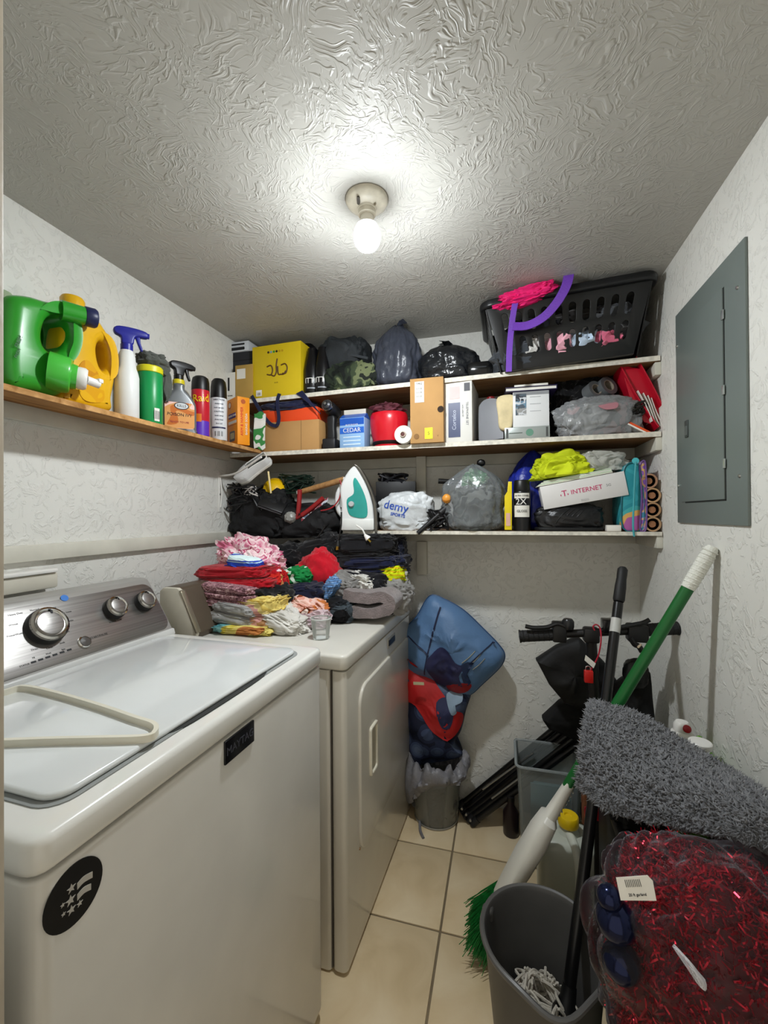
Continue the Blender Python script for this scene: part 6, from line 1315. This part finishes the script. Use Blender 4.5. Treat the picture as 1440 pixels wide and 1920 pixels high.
# ---- broom leaning on the right wall
TA = Vector((.5335, 1.326, 1.241)); q = atz(889, 1772, .0); TB = Vector((q.x, q.y, .012))
def tat(py):
    lo, hi = 0.0, 1.0
    for _ in range(40):
        m_ = (lo+hi)/2
        if prj(TA.lerp(TB, m_))[1] < py: lo = m_
        else: hi = m_
    return TA.lerp(TB, lo)
r = thing('broom', 'green handled angle broom with white head leaning on the right wall', 'broom', TB)
MB().rod(tat(1098), tat(1475), .0155, 18).build('handle', M('125c26', .35, var=.1), r)
gp = M('dcdcd2', .6, bs=180, bst=.8, var=.05)
grip = MB().tube([tat(y) for y in (1024, 1030, 1050, 1075, 1095, 1103)], [.012, .016, .0185, .0185, .018, .0165], 18).build('grip', gp, r)
dG = (TB-TA).normalized()
for k in range(9): p = tat(1034+k*7.4); MB().lathe([(.0183, -.0022), (.0196, 0), (.0183, .0022)], 16, along(p, p+dG)).build('grip_ridge', gp, grip)
MB().lathe([(.007, -.001), (.007, .002), (0, .002)], 12, along(tat(1027), tat(1020))).build('hang_hole', M('6a675e', .7), r)
e = TB-TA; e.normalize(); sd_ = Vector((0, 1, 0)); sd_ = (sd_-e*sd_.dot(e)).normalized(); nn = e.cross(sd_)
hp = [(tat(y), wv, tv) for y, wv, tv in ((1468, .015, .013), (1500, .019, .015), (1528, .024, .017), (1534, .040, .025), (1565, .050, .029), (1615, .055, .027), (1660, .052, .022), (1688, .050, .018))]
vs, fs = [], []; SEG = 16
for (p, wv, tv) in hp:
    for k in range(SEG):
        a = 2*PI*k/SEG; vs.append(p+sd_*(wv*math.copysign(abs(math.cos(a))**.7, math.cos(a)))+nn*(tv*math.copysign(abs(math.sin(a))**.7, math.sin(a))))
for j in range(len(hp)-1):
    for k in range(SEG): l = (k+1) % SEG; fs.append((j*SEG+k, j*SEG+l, j*SEG+SEG+l, j*SEG+SEG+k))
fs += [tuple(reversed(range(SEG))), tuple((len(hp)-1)*SEG+k for k in range(SEG))]
hd = MB().add(vs, fs).build('broom_head', M('dcdad0', .35, var=.05), r)
for k in range(7): p = tat(1476+k*7); MB().ribbon([p+nn*(.0155+.0003*k)-sd_*.013, p+nn*(.0155+.0003*k)+sd_*.013], .004, .002, e).build('rib', M('b9b7ac', .4), hd)
rs = random.Random(9); br_ = MB(); P0 = tat(1680)
for k in range(1300):
    a, b = rs.uniform(-1, 1), rs.uniform(-1, 1); s0 = P0+sd_*(.046*a)+nn*(.013*b); L_ = .15+rs.uniform(-.04, .012)
    d = e*1.0+sd_*(a*.20+rs.gauss(0, .06))+nn*(b*.16+rs.gauss(0, .06)); p1 = s0+d*L_*.5+Vector((0, 0, .004)); p2 = s0+d*L_; 
    p1.z = max(p1.z, .006); p2.z = max(p2.z, .002)
    br_.tube([s0, p1, p2+Vector((rs.gauss(0, .006), rs.gauss(0, .006), 0))], .0012, 3)
tag(br_.build('bristles', M('137a35', .5, var=.5, vs=80), r), 'bushy green bristles', kind='stuff')
# ---- grey mop bucket
bx_, by_ = .080, 1.072
r = thing('mop_bucket', 'dark grey plastic mop bucket with a pouring lip', 'bucket', (bx_, by_, .0005))
bm_ = M('4c4b49', .42, var=.1)
prof = [(0, .003), (.10, .003), (.104, .006), (.134, .325), (.142, .327), (.144, .334), (.141, .340), (.133, .338), (.129, .330), (.100, .012), (0, .010)]
mb = MB().lathe(prof, 64)
def spout(v):
    a = math.atan2(v.y, v.x); t = max(0, (v.z-.20)/.14); k = max(0, math.cos(a+1.45))**14
    return (v.x*(1+.14*k*t), v.y*(1+.14*k*t), v.z-.016*k*t*t)
mb.warp(spout).build('bucket_wall', bm_, r, local=True)
ri = MB().tube([spout(Vector((.1385*math.cos(2*PI*i/64), .1385*math.sin(2*PI*i/64), .335))) for i in range(64)], .0065, 8, True).build('rim', M('565553', .38), r, local=True)
for s in (2.75, -.45): q = Vector((.137*math.cos(s), .137*math.sin(s), .315)); MB().blob(q, (.03, .03, .035), 5, .02, 1, .7, 3).build('handle_lug', bm_, r, local=True)
# mop standing in it
MA = Vector((.125, 1.060, .16)); MT = aty(1168, 1064, 1.535)
r = thing('string_mop', 'string mop with a long black pole standing in the grey bucket', 'mop', (MA.x, MA.y, .02))
md = (MT-MA).normalized(); bp_ = M('0e0e0f', .3, var=.15)
MB().rod(MA+md*.03, MT-md*.12, .0142, 18).build('pole', bp_, r)
def mlat(py):
    lo, hi = 0.0, 1.0
    for _ in range(40):
        m_ = (lo+hi)/2
        if prj(MA.lerp(MT, m_))[1] > py: lo = m_
        else: hi = m_
    return MA.lerp(MT, lo)
MB().tube([mlat(y) for y in (1128, 1124, 1100, 1085, 1078, 1068, 1064)], [.0145, .017, .0165, .0145, .015, .015, .010], 16).build('pole_grip', M('131314', .6), r)
MB().rod(mlat(1186), mlat(1160), .0147, 18).build('label_band', M('b9b9b4', .4), r)
MB().lathe([(.032, -.02), (.030, .02), (.018, .045), (.016, .07)], 18, along(MA, MT)).build('mop_socket', BLACK_P, r)
rs = random.Random(17); stm = M('c3bcae', .9, var=.15, bs=200, bst=.6)
for k in range(80):
    a0 = rs.uniform(0, 2*PI); pts = [MA+Vector((.02*math.cos(a0), .02*math.sin(a0), .01))]; a = a0
    for j in range(6):
        a += rs.uniform(-.9, .9)+.35; rr = rs.uniform(.03, .098); pts.append(Vector((bx_+rr*math.cos(a), by_+rr*math.sin(a), rs.uniform(.10, .17+.07*(1-rr/.10)))))
    MB().tube(smooth_path(pts, 5), .0034, 6).build('mop_strand', stm, r)
# ---- black hamper under the fuzzy mat
r = thing('laundry_hamper', 'black plastic hamper hidden under the shaggy grey mat', 'hamper', (.37, 1.2, .0005))
MB().span((.255, 1.055, .001), (.535, 1.36, .575), .012).build('hamper_body', M('0b0b0c', .6, var=.2), r); MB().span((.250, 1.048, .560), (.539, 1.366, .588), .006).build('rim', M('101011', .5), r)
rs = random.Random(4)
MB().blob((0, 0, 0), (.29, .24, .12), 361, .2, 2, .7, 5, -.8, .3, 3, T(.385, 1.21, .62), .04).build('contents', M('0a0a0b', .85, var=.3), r)
def mat_pt(u, v, lift=0):
    top = [(1112, 1316, 1.34), (1200, 1342, 1.30), (1290, 1398, 1.24), (1370, 1452, 1.16), (1440, 1502, 1.06), (1500, 1550, .96)]
    bot = [(1088, 1448, 1.14), (1132, 1490, 1.06), (1220, 1514, 1.00), (1315, 1528, .955), (1395, 1544, .92), (1480, 1566, .89)]
    def pick(L, t): 
        f = t*(len(L)-1); i = min(int(f), len(L)-2); g_ = f-i; a, b = L[i], L[i+1]; return aty(a[0]+(b[0]-a[0])*g_, a[1]+(b[1]-a[1])*g_, a[2]+(b[2]-a[2])*g_)
    a, b = pick(top, u), pick(bot, u); p = a.lerp(b, v)
    p.z += .035*math.sin(PI*v)*(1-.3*u)-.035*max(0, v-.85)/.15*.8+.006*noise.noise(Vector((u*6, v*4, 2)))
    return p
r = thing('shaggy_mat', 'shaggy grey bath mat draped over the hamper in the corner', 'mat', mat_pt(.5, .5)-Vector((0, 0, .05)))
MB().sheet(lambda u, v: mat_pt(u, v), 30, 16, .008).build('backing', cloth('55565a'), r)
rs = random.Random(21); tf = MB(); RING3 = [(math.cos(a), math.sin(a)) for a in (0, 2.094, 4.189)]
for k in range(20000):
    u, v = rs.random(), rs.random(); e1_ = .02
    if k % 6 == 0: v = rs.uniform(.94, 1.0)
    elif k % 11 == 0: u = rs.uniform(0, .04)
    p = mat_pt(u, v); n = (mat_pt(min(1, u+e1_), v)-mat_pt(max(0, u-e1_), v)).cross(mat_pt(u, min(1, v+e1_))-mat_pt(u, max(0, v-e1_))); n.normalize()
    if n.z < 0: n = -n
    ed = Vector((0, -.6, -.5))*max(0, (v-.9)/.1) + Vector((-.7, -.1, -.1))*max(0, (.06-u)/.06)
    d = (n*.8+ed+Vector((rs.gauss(0, .45), rs.gauss(0, .45), rs.gauss(0, .3)))).normalized(); L_ = rs.uniform(.009, .017)
    t1 = d.orthogonal().normalized(); t2 = d.cross(t1); w_ = .0036; mid = p+d*L_*.55+t1*rs.gauss(0, .003); tip = p+d*L_+Vector((rs.gauss(0, .005), rs.gauss(0, .005), rs.gauss(0, .003)))
    b = len(tf.v); ring = RING3
    tf.v += [p+t1*(c*w_)+t2*(s*w_) for c, s in ring]+[mid+t1*(c*w_*.9)+t2*(s*w_*.9) for c, s in ring]+[tip]
    for q in range(3): l = (q+1) % 3; tf.f += [(b+q, b+l, b+3+l, b+3+q), (b+3+q, b+3+l, b+6)]
tag(tf.build('pile', M('6d6e71', .95, var=.5, vs=90, sheen=.25), r, angle=0), 'shaggy grey pile', kind='stuff')
# green spray bottle with white and red top, and the white cap beside it
q = aty(1276, 1350, 1.42); zc_ = .588
r = thing('spray_bottle', 'lime green bottle with white top and red button behind the mat', 'spray bottle', (q.x, 1.41, .001))
lime = M('6fae2e', .35, var=.06)
MB().lathe([(0, .0), (.040, .0), (.042, .01), (.042, q.z-.10), (.036, q.z-.06), (.026, q.z-.045), (0, q.z-.045)], 28).build('bottle_body', lime, r, local=True)
MB().lathe([(.028, q.z-.05), (.030, q.z-.045), (.030, q.z-.034), (.022, q.z-.026), (.021, q.z-.008), (.015, q.z), (0, q.z+.001)], 28).build('top', WHITE_P, r, local=True)
MB().lathe([(.0105, -.004), (.0105, .004), (.007, .006), (0, .006)], 18, T(.005, -.019, q.z-.012) @ RX(PI/2-.35)).build('button', M('a8141e', .35), r, local=True)
MB().tube(smooth_path([(.03, 0, q.z-.045), (.046, 0, q.z-.04), (.048, 0, q.z-.07)], 4), .004, 8).build('side_clip', lime, r, local=True)
q = aty(1316, 1395, 1.30)
r = thing('capped_bottle', 'lime green bottle with a flat white cap beside the mat edge', 'bottle', (q.x, 1.415 if False else 1.31, .589)); 
hh_ = q.z-.589
MB().lathe([(0, 0), (.03, 0), (.031, .004), (.031, max(.02, hh_-.03)), (.02, max(.03, hh_-.012)), (0, max(.03, hh_-.012))], 24).build('bottle_body', lime, r, local=True); MB().lathe([(.026, hh_-.014), (.027, hh_-.012), (.027, hh_), (.025, hh_+.002), (0, hh_+.002)], 26).build('cap', WHITE_P, r, local=True)
# green carton and grey canister peeping out under the mat
a, b = aty(1268, 1540, 1.02), aty(1336, 1602, 1.02); r = thing('green_carton', 'plain lime green carton standing in front of the hamper', 'carton', ((a.x+b.x)/2, 1.03, .001)); MB().span((a.x, 1.005, .001), (b.x, 1.045, a.z), .003).build('carton_body', M('5f9a2c', .5, var=.1), r); MB().span((a.x+.002, 1.0045, a.z-.02), (b.x-.002, 1.005, a.z-.016)).build('fold_line', M('4a7a20', .5), r)
a = aty(1352, 1545, 1.0); r = thing('grey_canister', 'dark grey green cylinder standing at the wall below the mat', 'canister', (a.x, 1.01, .001)); MB().lathe([(0, 0), (.018, 0), (.019, .003), (.019, a.z-.02), (.015, a.z-.005), (0, a.z-.005)], 22).build('cylinder', M('3c443c', .5), r, local=True); MB().lathe([(.0195, a.z*.6), (.0198, a.z*.6+.002), (.0195, a.z*.6+.004)], 22).build('ring', M('2a302a', .5), r, local=True)
# ---- bag of red tinsel garland on a low dark crate
r = thing('low_crate', 'dark low crate under the bag of red tinsel', 'crate', (.36, .86, .0005)); MB().span((.235, .66, .001), (.53, .975, .33), .006).build('crate_body', M('0d0d0e', .7, var=.2), r); MB().span((.231, .656, .315), (.534, .979, .335), .004).build('rim', M('141416', .6), r)
wc = Vector((.335, .865, .53)); r = thing('tinsel_bag', 'clear plastic bag stuffed with shiny red tinsel garland', 'plastic bag', (wc.x, wc.y, .337))
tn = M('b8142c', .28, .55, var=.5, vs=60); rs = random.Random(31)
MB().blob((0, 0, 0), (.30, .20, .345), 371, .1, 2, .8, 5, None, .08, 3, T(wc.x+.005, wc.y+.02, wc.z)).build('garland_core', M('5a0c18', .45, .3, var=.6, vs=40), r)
ts = MB()
def strip(c, d, L_, w_):
    t1 = d.orthogonal().normalized(); a = rs.uniform(0, 6.28); t1 = (t1*math.cos(a)+d.cross(t1)*math.sin(a)); b = len(ts.v)
    m_ = c+d*L_*.5+t1.cross(d)*rs.gauss(0, .004); e_ = c+d*L_
    ts.v.extend([c-t1*w_, c+t1*w_, m_+t1*w_, m_-t1*w_, e_+t1*w_*.6, e_-t1*w_*.6]); ts.f.extend([(b, b+1, b+2, b+3), (b+3, b+2, b+4, b+5)])
for k in range(16000):
    a, bb = rs.uniform(0, 2*PI), math.acos(rs.uniform(-1, 1)); s_ = rs.uniform(.90, 1.07)
    n = Vector((math.sin(bb)*math.cos(a), math.sin(bb)*math.sin(a), math.cos(bb)))
    nq = Vector([math.copysign(abs(x)**.8, x) for x in n]); ln = 1+.1*noise.noise(n*2+Vector((371*7.31, 371*3.17, 371*1.93)))
    c = Vector((wc.x+.005+nq.x*.15*s_*ln, wc.y+.02+nq.y*.10*s_*ln, wc.z+nq.z*.18*s_*ln))
    d = (n*.5+Vector((rs.gauss(0, .7), rs.gauss(0, .7), rs.gauss(0, .7)))).normalized(); strip(c, d, rs.uniform(.010, .022), .0014)
ts.v = [Vector((min(v.x, .538), v.y, max(v.z, .338))) for v in ts.v]
tag(ts.build('tinsel', tn, r, smooth=False), 'glittering red tinsel strands', kind='stuff')
for (px, py, rr) in ((1140, 1722, .032), (1150, 1800, .030), (1128, 1680, .02)):
    c = aty(px, py, .80); nb = MB().lathe([(0, -rr)]+[(rr*math.cos(t), rr*math.sin(t)) for t in [math.radians(x) for x in range(-75, 90, 15)]]+[(0, rr)], 24, T(c.x+.012, c.y, c.z)); tag(nb.build('bauble', M('1a2140', .15, .7, var=.1), r), 'dark blue bauble')
fb = MB().blob((0, 0, 0), (.37, .27, .40), 372, .10, 1.6, .82, 6, -.97, .20, 2.6, T(wc.x+.004, wc.y, wc.z+.008), .03)
fb.v = [Vector((min(v.x, .541), v.y, max(v.z, .3365))) for v in fb.v]
fb.build('film', film('clear_bag_film', '77777c', .014, .05, 12, 1.0, 1.8), r, angle=0)
# gathered twist of film at the front of the bag
tw_ = aty(1262, 1772, .742)
MB().tube(smooth_path([tw_, tw_+Vector((.015, -.012, -.012)), tw_+Vector((.028, -.014, -.028)), tw_+Vector((.036, -.012, -.036))], 5), [.003+.0045*math.sin(PI*k/18)+.002*(k/15) for k in range(16)], 8, False, .4).build('film_tail', film('tail_film', 'dcdce0', .28, .12, 30, .8), r)
p = aty(1190, 1660, .742); LBM = T(p.x, .737, p.z) @ RX(-.35) @ FRONT @ RZ(.22)
lb = decal([(x, y) for x, y in [(-.026, -.014), (.024, -.016), (.027, .008), (.022, .015), (-.024, .014)]], PAPER, r, LBM, 'price_label', .001)
text('|||||||||', .010, INK, lb, LBM @ T(-.002, .007, .0008)); text('20 ft garland', .005, INK, lb, LBM @ T(0, -.008, .0008))
